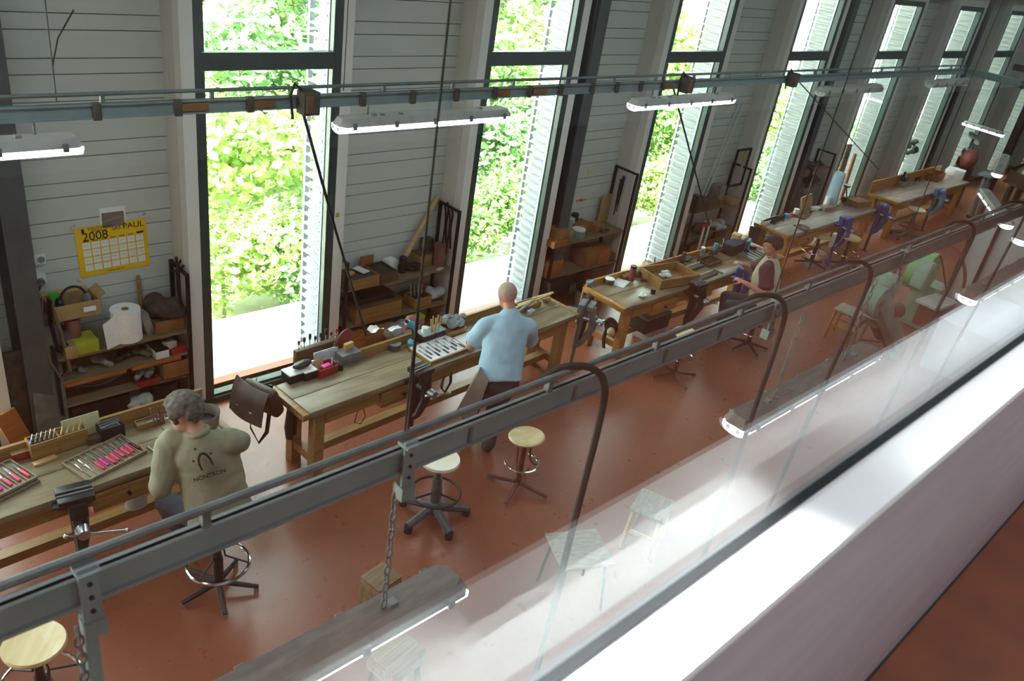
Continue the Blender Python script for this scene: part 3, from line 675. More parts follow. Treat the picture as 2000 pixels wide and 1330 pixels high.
# wooden stools, blocks and tables on the gallery side of the floor
def wstool(label,cx,cy,h,sx,sy,rz,mt,ml,name='wooden_stool',splay=.03,rail=True,th=.03):
    t=T(name,label,'stool',(cx,cy,0),rz)
    MB().box((0,0,h-th/2),(sx,sy,th),(0,0,0),.006).to('seat',mt,t)
    for a in (-1,1):
        for b in (-1,1):
            MB().tube([(a*(sx/2-.035),b*(sy/2-.035),h-th),(a*(sx/2-.03+splay),b*(sy/2-.03+splay*.6),0)],.022,4).to('leg',ml,t)
    if rail:
        for b in (-1,1): MB().box((0,b*(sy/2-.03),.16),(sx-.06,.02,.035)).to('rail',ml,t); MB().box((0,b*(sy/2-.035),h-th-.03),(sx-.08,.018,.05)).to('seat_rail',ml,t)
        for a in (-1,1): MB().box((a*(sx/2-.03),0,.2),(.02,sy-.06,.035)).to('rail',ml,t)
    return t
p=pz(1275,985,.45); wstool('wooden stool with a greyed square seat, partly behind the mirrored glare',p.x,p.y,.45,.34,.30,.35,Wgrey,Wpine)
p=pz(1112,1078,.5); t=T('work_table','small table with a speckled grey top, left of the wooden stool at the bottom','table',(p.x+.1,p.y-.02,0),-.45)
MB().box((0,0,.49),(.44,.40,.022),(0,0,0),.006).to('top',Wgrey,t)
for a in (-1,1):
    for b in (-1,1): MB().tube([(a*.16,b*.15,.48),(a*.2,b*.19,0)],.014,8).to('leg',Mdark,t)
p=pz(1660,605,.45); wstool('light wooden stool frame on the floor beside the green machines',p.x,p.y,.45,.36,.34,.1,Wgrey,Wlight)
def stump(label,x,y,z,sx,sy,rz):
    t=T('chopping_block',label,'wooden block',(x,y,0),rz)
    mb=MB().box((0,0,z/2),(sx,sy,z),(0,0,0),.03,.97); mb.to('block',Wold,t)
    MB().box((0,0,z+.004),(sx*.9,sy*.9,.012),(0,0,0),.004).to('worn_top',Wgrey if z<.5 else Wold,t)
p=pz(740,1130,.5); stump('rounded wooden block standing behind the bottom centre lamp',p.x+.02,p.y,.5,.24,.22,.15)
p=pz(775,1272,.52); t=T('wooden_trestle','cracked wooden block on dark legs, below the bottom centre lamp','trestle',(p.x,p.y,0),.15)
MB().box((0,0,.46),(.30,.24,.13),(0,0,0),.012).to('block',Wold,t)
for a in (-1,1):
    for b in (-1,1): MB().tube([(a*.11,b*.08,.42),(a*.15,b*.11,0)],.022,6).to('leg',Mdust,t)
# ------------------------------------------------------------------ shelf racks in the niches
def rack(label,x0,x1,zs,y0=-.02,y1=.32,hr=1.45,hl=1.0,board=Wshelf,grp='shelf racks in the wall niches'):
    t=T('shelf_rack',label,'shelf rack',((x0+x1)/2,0,0),0,grp); c=(x0+x1)/2
    for z in zs: MB().box((0,(y0+y1)/2,z-.0125),(x1-x0-.05,y1-y0-.02,.025)).to('shelf_board',board,t)
    for (x,h) in ((x0,hl),(x1,hr)):
        for y in (y0,y1): MB().box((x-c,y,h/2),(.03,.03,h)).to('upright',Mdark,t)
        MB().box((x-c,(y0+y1)/2,h-.015),(.025,y1-y0,.025)).to('top_bar',Mdark,t)
    return t
rack('shelf rack full of boxes below the yellow calendar, left of the first full window',1.62,2.76,[.88,.65,.41,.12])
rack('shelf rack in the niche between the first and second full windows',4.44,5.90,[.92,.47,.12],hr=1.62,hl=1.25)
rack('shelf rack in the niche right of the second full window, behind the steel column',7.58,9.03,[.92,.45,.12],hr=1.75,hl=1.0,y0=-.06)
rack('cluttered shelf rack right of the third full window',10.75,12.15,[.92,.5],hr=1.5,hl=1.2)
rack('small shelf rack beside the pale blue tub, right of the fourth full window',14.35,15.1,[1.25,.95],hr=1.5,hl=1.3)
# ------------------------------------------------------------------ people
Mskin=mat('skin','#d2a188',.5,0,'#c8917a',9)
Mskinr=mat('ruddy_skin','#cf947e',.5,0,'#c2826e',9)
Mhairg=mat('grey_brown_curls','#6e675f',.8,0,'#4a443e',26,bump=.5)
Mstub=mat('stubble_scalp','#b59a8c',.7,0,'#a88b7c',30)
Mhairb=mat('short_brown_hair','#3f332c',.7,0,'#2d2420',30,(1,1,3),.4)
Mjacket=mat('beige_work_cotton','#928f78',.9,0,'#848169',7,bump=.12)
Mtee=mat('light_blue_cotton','#a9c6d6',.9,0,'#9bb9ca',6,bump=.08)
Mjean=mat('dark_jeans','#3a3f49',.9,0,'#2d3139',10,bump=.1)
Mapron=mat('brown_suede','#85766a',.85,0,'#75665a',7,bump=.1)
Mmaroon=mat('maroon_cotton','#5c333c',.9,0,'#4e2a33',8,bump=.08)
Mvest=mat('cream_vest_cotton','#c4bda5',.9,0,'#b5ad94',7,bump=.1)
Mshoe=mat('dark_shoe','#2b2927',.6)
Mnavy=mat('navy_cloth','#2c3346',.9)
def solid(mb,name,m,parent,vox,sm=6,disp=0,dscale=.06):
    o=mb.to(name,m,parent)
    r=o.modifiers.new('r','REMESH'); r.mode='VOXEL'; r.voxel_size=vox; r.use_smooth_shade=True
    if disp:
        tx=bpy.data.textures.new(name+'_folds','CLOUDS'); tx.noise_scale=dscale; tx.noise_depth=2
        d=o.modifiers.new('d','DISPLACE'); d.texture=tx; d.strength=disp; d.mid_level=.5; d.texture_coords='LOCAL'
    s=o.modifiers.new('s','SMOOTH'); s.iterations=sm; s.factor=.5
    return o
def limb(mb,pts,rs,seg=14):
    for (a,b),(r0,r1) in zip(zip(pts,pts[1:]),zip(rs,rs[1:])): mb.cyl(a,b,r0,r1,seg)
    for p,r in zip(pts,rs): mb.sph(p,r,seg=seg)
    return mb
def ell(mb,c,ax,r):
    "ellipsoid with axes ax (3 vectors) and radii r"
    q=bmesh.ops.create_uvsphere(mb.bm,u_segments=20,v_segments=14,radius=1)
    A=[V(a).normalized()*s for a,s in zip(ax,r)]
    mb._x(q['verts'],MX(((A[0].x,A[1].x,A[2].x,c[0]),(A[0].y,A[1].y,A[2].y,c[1]),(A[0].z,A[1].z,A[2].z,c[2]),(0,0,0,1))))
def hand(mb,w,d,n,curl=.6,side=1,s=1.0):
    "w wrist, d forward, n back-of-hand normal; palm, four fingers of unequal length bent at the knuckles, thumb leaving the side"
    d=V(d).normalized(); n=V(n); n=(n-d*n.dot(d)).normalized(); x=d.cross(n)*side
    c=V(w)+d*.05*s
    ell(mb,c,(x,d,n),(.041*s,.055*s,.016*s))
    for k,(off,L) in enumerate(((-.031,.066),(-.011,.078),(.010,.074),(.030,.058))):
        p=V(w)+d*.088*s+x*off*s; a=0; r=.0095*s
        for j in range(3):
            a+=curl*(.55,.8,.6)[j]; q=p+(d*math.cos(a)-n*math.sin(a))*L*s*(.45,.32,.26)[j]
            mb.cyl(p,q,r,r*.92,8); mb.sph(q,r*.95,seg=8); p=q; r*=.92
    p=V(w)+d*.03*s-x*.036*s; dd=(d*.75-x*.55-n*.45).normalized()
    for j in range(2):
        q=p+dd*.036*s; mb.cyl(p,q,.0115*s,.0105*s,8); mb.sph(q,.0105*s,seg=8); p=q; dd=(dd+x*.25-n*.3).normalized()
def head(mb,c,f,u,sc=1.0):
    f=V(f).normalized(); u=V(u); u=(u-f*u.dot(f)).normalized(); r=f.cross(u); c=V(c)
    ell(mb,c+u*.025-f*.012,(r,f,u),(.076*sc,.097*sc,.088*sc))
    ell(mb,c-u*.045+f*.03,(r,f,u),(.058*sc,.066*sc,.072*sc))
    ell(mb,c-u*.085+f*.055,(r,f,u),(.034*sc,.034*sc,.028*sc))   # chin
    mb.cyl(c+u*.02+f*.082,c-u*.022+f*.108,.008,.015,8); mb.sph(c-u*.024+f*.104,.015,seg=8)   # nose
    ell(mb,c-u*.056+f*.088,(r,f,u),(.024,.012,.009))                                       # lips
    ell(mb,c+u*.034+f*.078,(r,f,u),(.05,.014,.010))                                        # brow
    for s in (-1,1): ell(mb,c+r*s*.078-f*.004-u*.008,(r,f,u),(.010,.022,.032))             # ears
    return r,f,u
def eyes(c,f,u,parent):
    f=V(f).normalized(); u=V(u); u=(u-f*u.dot(f)).normalized(); r=f.cross(u)
    for s in (-1,1):
        e=MB().sph(V(c)+u*.012+f*.080+r*s*.030,.0125,seg=12).to('eye',Mpaper,parent)
        MB().sph(V(c)+u*.012+f*.0895+r*s*.030,.005,seg=8).to('iris',Mink,e)
def person(label,P,skin,scale=1.0,headsc=1.0):
    t=T('person',label,'person',P['root']); o=V(P['root']); L=lambda k: V(P[k])-o
    mb=MB()
    f=V(P['face']).normalized(); u=V(P['up'])
    hc=L('head'); head(mb,hc,f,u,headsc)
    limb(mb,[L('neck'),L('neck')*.35+hc*.65-f*.015],[.060,.056])
    pel,ch,nk=L('pelvis'),L('chest'),L('neck')
    rr=(L('shR')-L('shL')).normalized(); up=(nk-pel).normalized(); fw=up.cross(rr)
    ell(mb,pel,(rr,fw,up),(.165,.115,.13)); ell(mb,pel*.5+ch*.5,(rr,fw,up),(.145,.105,.20)); ell(mb,ch,(rr,fw,up),(.170,.115,.19))
    ell(mb,ch*.4+nk*.6,(rr,fw,up),(.165,.09,.10))
    for s in 'LR':
        limb(mb,[nk*.6+L('sh'+s)*.4-up*.02,L('sh'+s)],[.06,.068]); limb(mb,[L('sh'+s),L('sh'+s)*.5+L('el'+s)*.5,L('el'+s)],[.066,.052,.043])
        w=L('ha'+s); e=L('el'+s); limb(mb,[e,e*.65+w*.35,w],[.043,.043,.029])
        hand(mb,w,(P['hd'+s] if 'hd'+s in P else (w-e)),P['hn'+s],P.get('curl',.8),1 if s=='L' else -1)
        limb(mb,[L('hip'+s),L('hip'+s)*.5+L('kn'+s)*.5,L('kn'+s)],[.095,.080,.058]); limb(mb,[L('kn'+s),L('kn'+s)*.65+L('an'+s)*.35,L('an'+s)],[.056,.056,.038])
        an=L('an'+s); tf=V(P.get('toe'+s,fw)); tf=V((tf.x,tf.y,0)).normalized(); limb(mb,[an,an+tf*.05-V((0,0,.03)),an+tf*.14-V((0,0,.05))],[.036,.036,.028])
    body=solid(mb,'body',skin,t,.0065,3)
    eyes(hc,f,u,t)
    # trousers and shoes
    mb=MB(); ell(mb,pel-up*.02,(rr,fw,up),(.178,.128,.13))
    for s in 'LR':
        limb(mb,[L('hip'+s),L('hip'+s)*.5+L('kn'+s)*.5,L('kn'+s)],[.112,.097,.078]); an=L('an'+s); limb(mb,[L('kn'+s),an+(L('kn'+s)-an)*.08],[.076,.062])
    solid(mb,'trousers',P.get('trm',Mjean),t,.011,4,.012,.09)
    for s in 'LR':
        an=L('an'+s); tf=V(P.get('toe'+s,fw)); tf=V((tf.x,tf.y,0)).normalized(); mb=MB()
        limb(mb,[an+V((0,0,.01)),an+tf*.03-V((0,0,.035)),an+tf*.10-V((0,0,.045)),an+tf*.17-V((0,0,.05))],[.045,.048,.044,.034])
        solid(mb,'shoe',Mshoe,t,.009,3)
    return t,L,rr,fw,up
def loft(mb,secs,rr,fw,rg=24):
    A=[[mb.bm.verts.new(V(c)+rr*math.cos(2*math.pi*j/rg)*x+fw*math.sin(2*math.pi*j/rg)*y) for j in range(rg)] for c,x,y in secs]
    for X,Y in zip(A,A[1:]):
        for j in range(rg): mb.bm.faces.new((X[j],X[(j+1)%rg],Y[(j+1)%rg],Y[j]))
    mb.bm.faces.new(list(reversed(A[0]))); mb.bm.faces.new(A[-1])
def torso_cloth(t,L,rr,fw,up,name,m,r,hem=.0,sleeve=None,rs=(.085,.07),disp=.012,vox=.011,collar=True,dscale=.10,low=1.0):
    pel,ch,nk=L('pelvis'),L('chest'),L('neck'); mb=MB(); a,b,c=r
    ell(mb,pel*.5+ch*.5,(rr,fw,up),(a*.97,b,.24)); ell(mb,ch,(rr,fw,up),(a,b,.20)); ell(mb,ch*.45+nk*.55-up*.015,(rr,fw,up),(a*.96,b*.80,.10)); loft(mb,[(ch,a,b),(ch*.55+nk*.45,a*.98,b*.90),(ch*.28+nk*.72,a*.80,b*.74),(ch*.1+nk*.9,a*.52,b*.60),(nk+up*.03,.074,.074)],rr,fw)
    q=pel+up*hem
    mb.cyl(q,pel*.5+ch*.5,1,1,24) if False else None
    rg=24; A=[];
    for k,(p,s) in enumerate(((q,c),(pel*.6+ch*.4,1.0),(ch,.98))):
        A.append([mb.bm.verts.new(p+rr*math.cos(2*math.pi*j/rg)*a*s+fw*math.sin(2*math.pi*j/rg)*b*s) for j in range(rg)])
    for X,Y in zip(A,A[1:]):
        for j in range(rg): mb.bm.faces.new((X[j],X[(j+1)%rg],Y[(j+1)%rg],Y[j]))
    mb.bm.faces.new(list(reversed(A[0]))); mb.bm.faces.new(A[-1])
    if sleeve:
        for s in 'LR':
            sh,el,ha=L('sh'+s),L('el'+s),L('ha'+s)
            limb(mb,[nk*.6+sh*.4-up*.03,sh],[.075,rs[0]])
            if sleeve=='short': limb(mb,[sh,sh*.42+el*.58],[rs[0],rs[1]]); mb.cyl(sh*.5+el*.5,sh*.26+el*.74,rs[1]*1.02,rs[1]*1.08,16)
            else: limb(mb,[sh,sh*.5+el*.5,el],[rs[0],(rs[0]+rs[1])/2*1.04,rs[1]*1.08]); limb(mb,[el,el*.5+ha*.5],[rs[1]*1.08,rs[1]*.92]); mb.cyl(el*.5+ha*.5,el*.16+ha*.84,rs[1]*.92,rs[1]*.78,16)
    return solid(mb,name,m,t,vox,4,disp,dscale)
# --- worker in the beige overall at the left bench
P1=dict(root=(1.95,-2.26,0),head=(1.845,-2.03,1.475),face=(-.62,.62,-.42),up=(-.1,.35,1),neck=(1.90,-2.10,1.335),chest=(1.95,-2.15,1.06),pelvis=(1.975,-2.25,.70),
 shL=(1.75,-2.02,1.25),elL=(1.655,-2.05,.95),haL=(1.79,-1.80,.985),hnL=(-.3,.0,1),shR=(2.08,-2.20,1.255),elR=(2.235,-2.03,1.09),haR=(1.955,-1.83,1.09),hnR=(.3,.5,.8),
 hipL=(1.88,-2.20,.68),knL=(1.76,-1.83,.60),anL=(1.83,-2.04,.345),hipR=(2.06,-2.27,.68),knR=(2.06,-1.86,.60),anR=(2.01,-2.06,.345),toeL=(-.1,1,0),toeR=(.1,1,0),trm=Mjean,curl=.9)
t1,L1,rr,fw,up=person('person with grey curly hair in a beige overall sitting at the left bench',P1,Mskin,1,1.12)
torso_cloth(t1,L1,rr,fw,up,'jacket',Mjacket,(.225,.165,1.05),-.10,'long',(.100,.074),.024,.010,dscale=.11)
mb=MB(); nk=L1('neck'); mb.ring(nk+up*.012,.068,.022,28,tuple(up.to_track_quat('Z','Y').to_euler())); solid(mb,'collar',Mjacket,t1,.008,3)
hc=L1('head'); mb=MB(); f=V(P1['face']).normalized(); u=V(P1['up']); u=(u-f*u.dot(f)).normalized(); r=f.cross(u); rg=random.Random(5)
for k in range(420):
    d=V((rg.gauss(0,1),rg.gauss(0,1),rg.gauss(0,1))).normalized()
    fr_=d.dot(f); uu=d.dot(u)
    if fr_>.45 and uu<.55: continue
    if uu<-.50 and fr_>-.35 or uu<-.82: continue
    if abs(d.dot(r))>.85 and uu<-.1: continue
    p=hc+u*.03-f*.012+r*d.dot(r)*.094+f*fr_*.114+u*uu*.108
    mb.sph(p,rg.uniform(.020,.030),seg=8)
solid(mb,'hair',Mhairg,t1,.007,2)
def glasses(t,hc,f,u):
    f=V(f).normalized(); u=V(u); u=(u-f*u.dot(f)).normalized(); r=f.cross(u); mb=MB()
    for s in (-1,1):
        mb.tube([hc+r*(s*.034+.024*math.cos(a))+u*(.012+.018*math.sin(a))+f*.108 for a in [k*math.pi/8 for k in range(16)]],.0022,6,True)
        mb.tube([hc+r*s*.058+u*.015+f*.106,hc+r*s*.080+u*.012+f*.02,hc+r*s*.082-u*.002-f*.02],.0022,6)
    mb.tube([hc+r*.011+u*.016+f*.11,hc-r*.011+u*.016+f*.11],.0022,6)
    mb.to('glasses',Mbright,t)
glasses(t1,hc,P1['face'],P1['up'])
# black emblem (arch with three dots) and lettering on the back of the jacket
bc=(L1('chest')*.95+L1('neck')*.22-L1('pelvis')*.17)
def onback(a,b,push=.168):   # a to the right, b up, metres
    x=a/.225; y=-math.sqrt(max(0,1-min(.98,x*x)))*.165
    return bc+rr*a+up*b+fw*(y-(push-.150))
mb=MB(); pts=[]
ar=[(-.033,-.067),(-.041,-.02),(-.036,.022),(-.018,.056),(.0,.064),(.018,.052),(.034,.02),(.041,-.03)]
mb.tube([onback(a+.02,b+.02) for a,b in ar],[.005,.007,.009,.010,.010,.009,.007,.005],8,flat=(1,1)); o=mb.to('emblem_arch',Mink,t1)
for a,b in ((-.072,.003),(-.040,.097),(.047,.056)): MB().sph(onback(a+.02,b+.02),.0085,(1,1,1),10).to('emblem_dot',Mink,t1)
def text3d(name,body,size,m,parent,origin,xd,yd,ext=.0008,align='CENTER'):
    c=bpy.data.curves.new(name,'FONT'); c.body=body; c.size=size; c.extrude=ext; c.align_x=align; c.align_y='CENTER'
    tmp=bpy.data.objects.new('tmp',c); COL.objects.link(tmp); dg=bpy.context.evaluated_depsgraph_get(); me=bpy.data.meshes.new_from_object(tmp.evaluated_get(dg)); bpy.data.objects.remove(tmp)
    me.materials.clear(); me.materials.append(m)
    o=bpy.data.objects.new(name,me); COL.objects.link(o)
    x=V(xd).normalized(); y=V(yd); y=(y-x*y.dot(x)).normalized(); z=x.cross(y)
    o.matrix_world=MX(((x.x,y.x,z.x,origin[0]),(x.y,y.y,z.y,origin[1]),(x.z,y.z,z.z,origin[2]),(0,0,0,1)))
    if parent is not None: o.parent=parent
    return o
text3d('lettering','MONTHEON'.replace('MONTHEON','NONTRON'),.042,Mink,t1,onback(.025,-.085,.176),rr*.95+up*.30,up,.002)
# --- standing worker in the light blue T-shirt
P2=dict(root=(4.82,-1.92,0),head=(5.065,-1.745,1.515),face=(.30,.78,-.48),up=(.15,.45,1),neck=(5.045,-1.83,1.385),chest=(4.92,-1.95,1.12),pelvis=(4.765,-2.09,.86),
 shL=(4.815,-1.775,1.255),elL=(4.77,-1.655,1.0),haL=(4.99,-1.44,.90),hnL=(-.2,.2,1),shR=(5.175,-1.965,1.25),elR=(5.33,-1.90,1.0),haR=(5.26,-1.56,.92),hnR=(.2,.3,1),
 hipL=(4.69,-2.03,.83),knL=(4.77,-1.83,.46),anL=(4.87,-1.68,.085),hipR=(4.86,-2.13,.83),knR=(4.85,-2.01,.45),anR=(4.79,-2.09,.085),toeL=(.5,.86,0),toeR=(.5,.86,0),trm=Mjean,curl=.8)
t2,L2,rr2,fw2,up2=person('person with a shaved head in a light blue T-shirt standing at the long bench',P2,Mskinr,1,1.15)
torso_cloth(t2,L2,rr2,fw2,up2,'t_shirt',Mtee,(.215,.155,1.06),-.02,'short',(.098,.092),.018,.010,dscale=.13)
hc=L2('head'); f=V(P2['face']).normalized(); u=V(P2['up']); u=(u-f*u.dot(f)).normalized(); r=f.cross(u)
mb=MB(); ell(mb,hc+u*.032-f*.018,(r,f,u),(.0895,.109,.1005)); solid(mb,'stubble_hair',Mstub,t2,.008,3)
glasses(t2,hc,P2['face'],P2['up'])
pel=L2('pelvis')
T_=[py(1000,748,-2.16),py(955,742,-2.17),py(938,722,-2.06),V((4.74,-1.86,.93)),V((4.98,-1.90,.90))]
B_=[py(948,826,-2.10),py(925,826,-2.06),py(889,806,-1.93),V((4.72,-1.70,.42)),V((5.0,-1.76,.42))]
T_=T_[1:]; B_=B_[1:]
def ap2(u_,v_):
    k=min(int(u_*3),2); q=u_*3-k; q=q*q*(3-2*q)*.5+q*.5
    a=T_[k].lerp(T_[k+1],q); b=B_[k].lerp(B_[k+1],q); o=V(P2['root'])
    return a.lerp(b,v_)-o+V((-.02*math.sin(v_*3.1),-.015*math.sin(v_*3.1),0))
mb=MB(); mb.sheet(ap2,18,8,.006).to('apron',Mapron,t2)
MB().tube([L2('neck')+rr2*.055-fw2*.05+up2*.0,L2('neck')+rr2*.0-fw2*.072-up2*.0,L2('neck')-rr2*.055-fw2*.05],.006,6).to('apron_strap',Mvest,t2)
# --- seated worker in the cream vest at the third bench
P3=dict(root=(9.40,-2.18,0),head=(9.50,-2.03,1.385),face=(-.76,.58,-.28),up=(-.1,.1,1),neck=(9.52,-2.06,1.215),chest=(9.50,-2.09,.94),pelvis=(9.45,-2.17,.62),
 shL=(9.32,-2.15,1.12),elL=(9.25,-2.27,.86),haL=(9.14,-1.98,.925),hnL=(-.3,.1,.9),shR=(9.68,-1.97,1.12),elR=(9.66,-1.78,.88),haR=(9.50,-1.72,1.0),hdR=(-.7,.5,.2),hnR=(.1,-.3,1),
 hipL=(9.36,-2.23,.58),knL=(9.06,-1.93,.585),anL=(9.08,-1.98,.15),hipR=(9.48,-2.09,.58),knR=(9.27,-1.74,.585),anR=(9.25,-1.80,.15),toeL=(-.76,.65,0),toeR=(-.76,.65,0),trm=Mjean,curl=1.1)
t3,L3,rr3,fw3,up3=person('person with short brown hair, cream vest and maroon shirt seated at the third bench',P3,Mskinr,1,1.15)
torso_cloth(t3,L3,rr3,fw3,up3,'maroon_shirt',Mmaroon,(.182,.135,.96),.0,'short',(.102,.094),.010,.010)
torso_cloth(t3,L3,rr3,fw3,up3,'vest',Mvest,(.212,.185,1.04),-.07,None,disp=.012,vox=.011)
hc=L3('head'); f=V(P3['face']).normalized(); u=V(P3['up']); u=(u-f*u.dot(f)).normalized(); r=f.cross(u); mb=MB(); rg=random.Random(8)
for k in range(340):
    d=V((rg.gauss(0,1),rg.gauss(0,1),rg.gauss(0,1))).normalized(); a,b,c=d.dot(r),d.dot(f),d.dot(u)
    if b>.25 and c<.45: continue
    if c<-.45: continue
    if b>.0 and c<.05: continue
    mb.sph(hc+u*.034-f*.014+r*a*.091+f*b*.115+u*c*.107,rg.uniform(.021,.027),seg=8)
solid(mb,'hair',Mhairb,t3,.007,4)
# ------------------------------------------------------------------ small things: builders
def cbox(name,label,cat,loc,sz,m,rz=0,lid=None,bev=.004,group=None,rot=None):
    w,d,h=sz
    if lid is None:
        o=MB().box((0,0,h/2),(w,d,h),(0,0,0),bev).to(name,m,None,loc,rz,rot); return tag(o,label,cat,group)
    t=T(name,label,cat,loc,rz,group,rot); MB().box((0,0,h*.44),(w,d,h*.88),(0,0,0),bev).to('body',m,t)
    MB().box((0,0,h*.94),(w*1.02,d*1.02,h*.12),(0,0,0),bev*.7).to('lid',lid,t); return t
def obox(name,label,cat,loc,sz,m,rz=0,th=.01,fill=None,div=0,group=None,flaps=False,rot=None):
    w,d,h=sz; t=T(name,label,cat,loc,rz,group,rot); mb=MB()
    mb.box((0,0,th/2),(w,d,th))
    for s in (-1,1): mb.box((0,s*(d/2-th/2),h/2),(w,th,h)); mb.box((s*(w/2-th/2),0,h/2),(th,d-2*th,h))
    mb.to('body',m,t,smooth=False)
    for k in range(div):
        x=-w/2+w*(k+1)/(div+1); MB().box((x,0,h*.45),(th*.6,d-2*th,h*.8)).to('divider',m,t)
    if fill: MB().box((0,0,h*.5),(w-2*th-.004,d-2*th-.004,h*.75),(0,0,0),.01).to('contents',fill,t)
    if flaps:
        MB().box((0,d/2+.03,h-.005),(w*.98,.07,.004),(math.radians(25),0,0)).to('flap',m,t); MB().box((w/2+.03,0,h+.02),(.07,d*.9,.004),(0,math.radians(-35),0)).to('flap',m,t)
    return t
def can(name,label,cat,loc,r,h,m,lid=None,group=None):
    if lid is None: return tag(MB().lathe([(0,0),(r,0),(r,h*.96),(r*.9,h),(r*.6,h*.985),(0,h*.985)],seg=22).to(name,m,None,loc),label,cat,group)
    t=T(name,label,cat,loc,0,group); MB().lathe([(0,0),(r,0),(r,h*.85),(0,h*.85)],seg=22).to('body',m,t); MB().lathe([(r*1.03,h*.83),(r*1.04,h*.97),(r*.95,h),(.25*r,h),(.25*r,h*.96),(0,h*.96)],seg=22).to('lid',lid,t); return t
def frame3(a,b,c,z):
    "loc, rz, len, dep of a rectangle on plane z from pixel corners a->b (length) and a->c (depth)"
    A,B,C_=pz(*a,z),pz(*b,z),pz(*c,z); u=B-A; w=C_-A
    return (A+u/2+w/2),math.atan2(u.y,u.x),u.length,w.length
def stick(name,label,cat,p0,p1,r,m,grip=None,group=None):
    p0=V(p0);p1=V(p1); t=T(name,label,cat,p0,0,group); d=p1-p0
    if grip:
        MB().tube([V((0,0,0)),d*.15,d*.4,d*.45],[r*1.6,r*1.9,r*1.5,r],8).to('handle',grip,t); MB().cyl(d*.43,d,r*.75,r*.6,8).to('blade',m,t)
    else: MB().tube([V((0,0,0)),d*.5,d],r,8).to('shaft',m,t)
    return t
def paper(label,loc,sz,rz=0,name='paper_sheet',m=None,curl=.006):
    w,d=sz; o=MB().sheet(lambda a,b:((a-.5)*w,(b-.5)*d,.003+curl*(math.sin(a*5)*.4+abs(b-.5))),8,6,.002).to(name,m or Mpaper,None,loc,rz); return tag(o,label,'paper')
def lump(label,loc,sz,m,name='cloth_bundle',cat='cloth',seed=0,n=9):
    r=random.Random(seed); mb=MB()
    for k in range(n): mb.sph((r.uniform(-.38,.38)*sz[0],r.uniform(-.38,.38)*sz[1],sz[2]*r.uniform(.25,.6)),min(sz)*r.uniform(.28,.45),(r.uniform(.8,1.5),r.uniform(.7,1.2),.7),10,(0,0,r.uniform(0,3)))
    o=mb.to(name,m,None,loc); q=o.modifiers.new('r','REMESH'); q.mode='VOXEL'; q.voxel_size=max(.006,min(sz)*.07); q.use_smooth_shade=True
    tx=bpy.data.textures.new('folds','CLOUDS'); tx.noise_scale=.05; dd=o.modifiers.new('d','DISPLACE'); dd.texture=tx; dd.strength=.02; 
    return tag(o,label,cat)
Z=.80
# ------------------------------------------------------------------ left bench
def knife(label,loc,rz,col,L=.11,open_=True,grp='pink-handled knives in the trays'):
    t=T('folding_knife',label,'knife',loc,rz,grp)
    MB().box((0,-L*.5,.010),(.021,L,.018),(0,0,0),.005).to('handle',col,t)
    if open_: MB().prism([(-.008,0),(.008,0),(.009,.05),(.004,.085),(-.002,.095),(-.007,.06)],.004,MX.Translation((0,0,.009))).to('blade',Mbright,t)
    MB().box((0,-.004,.010),(.022,.014,.0195),(0,0,0),.003).to('bolster',Mbright,t)
    return t
Mtray=wood_mat('tray_wood','#a39379','#857660',rough=.6)
loc,rz,w,d=frame3((171,946),(286,886),(123,909),Z); 
tr=obox('knife_tray','divided wooden knife tray on the left bench, right of the black vise','tray',loc+V((0,0,.003)),(w,d,.028),Mtray,rz,.008,div=10)
def intray(loc,rz,x,y,z): return V(loc)+V((math.cos(rz)*x-math.sin(rz)*y,math.sin(rz)*x+math.cos(rz)*y,z))
cnt=0
for k,(i,y) in enumerate(((3,.0),(4,.01),(5,.0),(6,.01),(7,.02),(8,.01),(9,.02))):
    x=-w/2+w*(i+.5+.0)/11
    knife('pink-handled folding knife, %s from the left in the tray beside the black vise'%['first','second','third','fourth','fifth','sixth','seventh'][k],intray(loc,rz,x,y,.015),rz+rnd.uniform(-.06,.06),Mpink if k not in (1,) else Mhot)
knife('folding knife with a dull purple handle at the right end of its tray',intray(loc,rz,-w/2+w*10.5/11,.02,.015),rz,Mredbr)
for k,(i,y,lab) in enumerate(((.5,.02,'bare folding knife blade lying in the leftmost slot of the knife tray'),(1.5,-.03,'steel knife part in the second slot of the knife tray'),(1.5,.05,'short steel spring in the second slot of the knife tray'))):
    stick('knife_part',lab,'knife part',intray(loc,rz,-w/2+w*(i+.5)/11,y-.04,.02),intray(loc,rz,-w/2+w*(i+.5)/11+.01,y+.05,.022),.006,Mbright)
loc,rz,w,d=frame3((0,979),(71,943),(-45,938),Z); loc=loc+V((-.12*math.cos(rz),-.12*math.sin(rz),0)); w+=.24
MB
obox('knife_tray','lower of the two stacked trays at the left edge of the left bench','tray',loc+V((.01,-.01,.002)),(w,d,.02),Mtray,rz,.008)
tr2=obox('knife_tray','upper divided knife tray at the left edge of the picture, five pink knives in it','tray',loc+V((0,0,.024)),(w,d,.026),Mtray,rz,.008,div=7)
for k in range(5):
    x=w/2-w*(k+.5)/8
    knife('pink-handled folding knife, %s from the right in the leftmost tray'%['first','second','third','fourth','fifth'][k],intray(loc,rz,x,-.0,.038),rz+rnd.uniform(-.05,.05),Mpink if k<3 else Mhot)
bz=math.radians(2)
p=pz(88,885,Z); t=obox('tool_box','open wooden box of upright steel tools, at the back of the left bench','box',p,(.20,.12,.14),Wbench,bz)
for k in range(6): stick('file_tool','steel file tool lying across the open wooden tool box, %s from the left'%['first','second','third','fourth','fifth','last'][k],'file',p+V((-.09+.03*k,-.04,.135)),p+V((-.05+.03*k,.05,.155)),.006,Mgreytin if k%2 else Mbright,Mblue if k==0 else Mdust,'files in the wooden tool box')
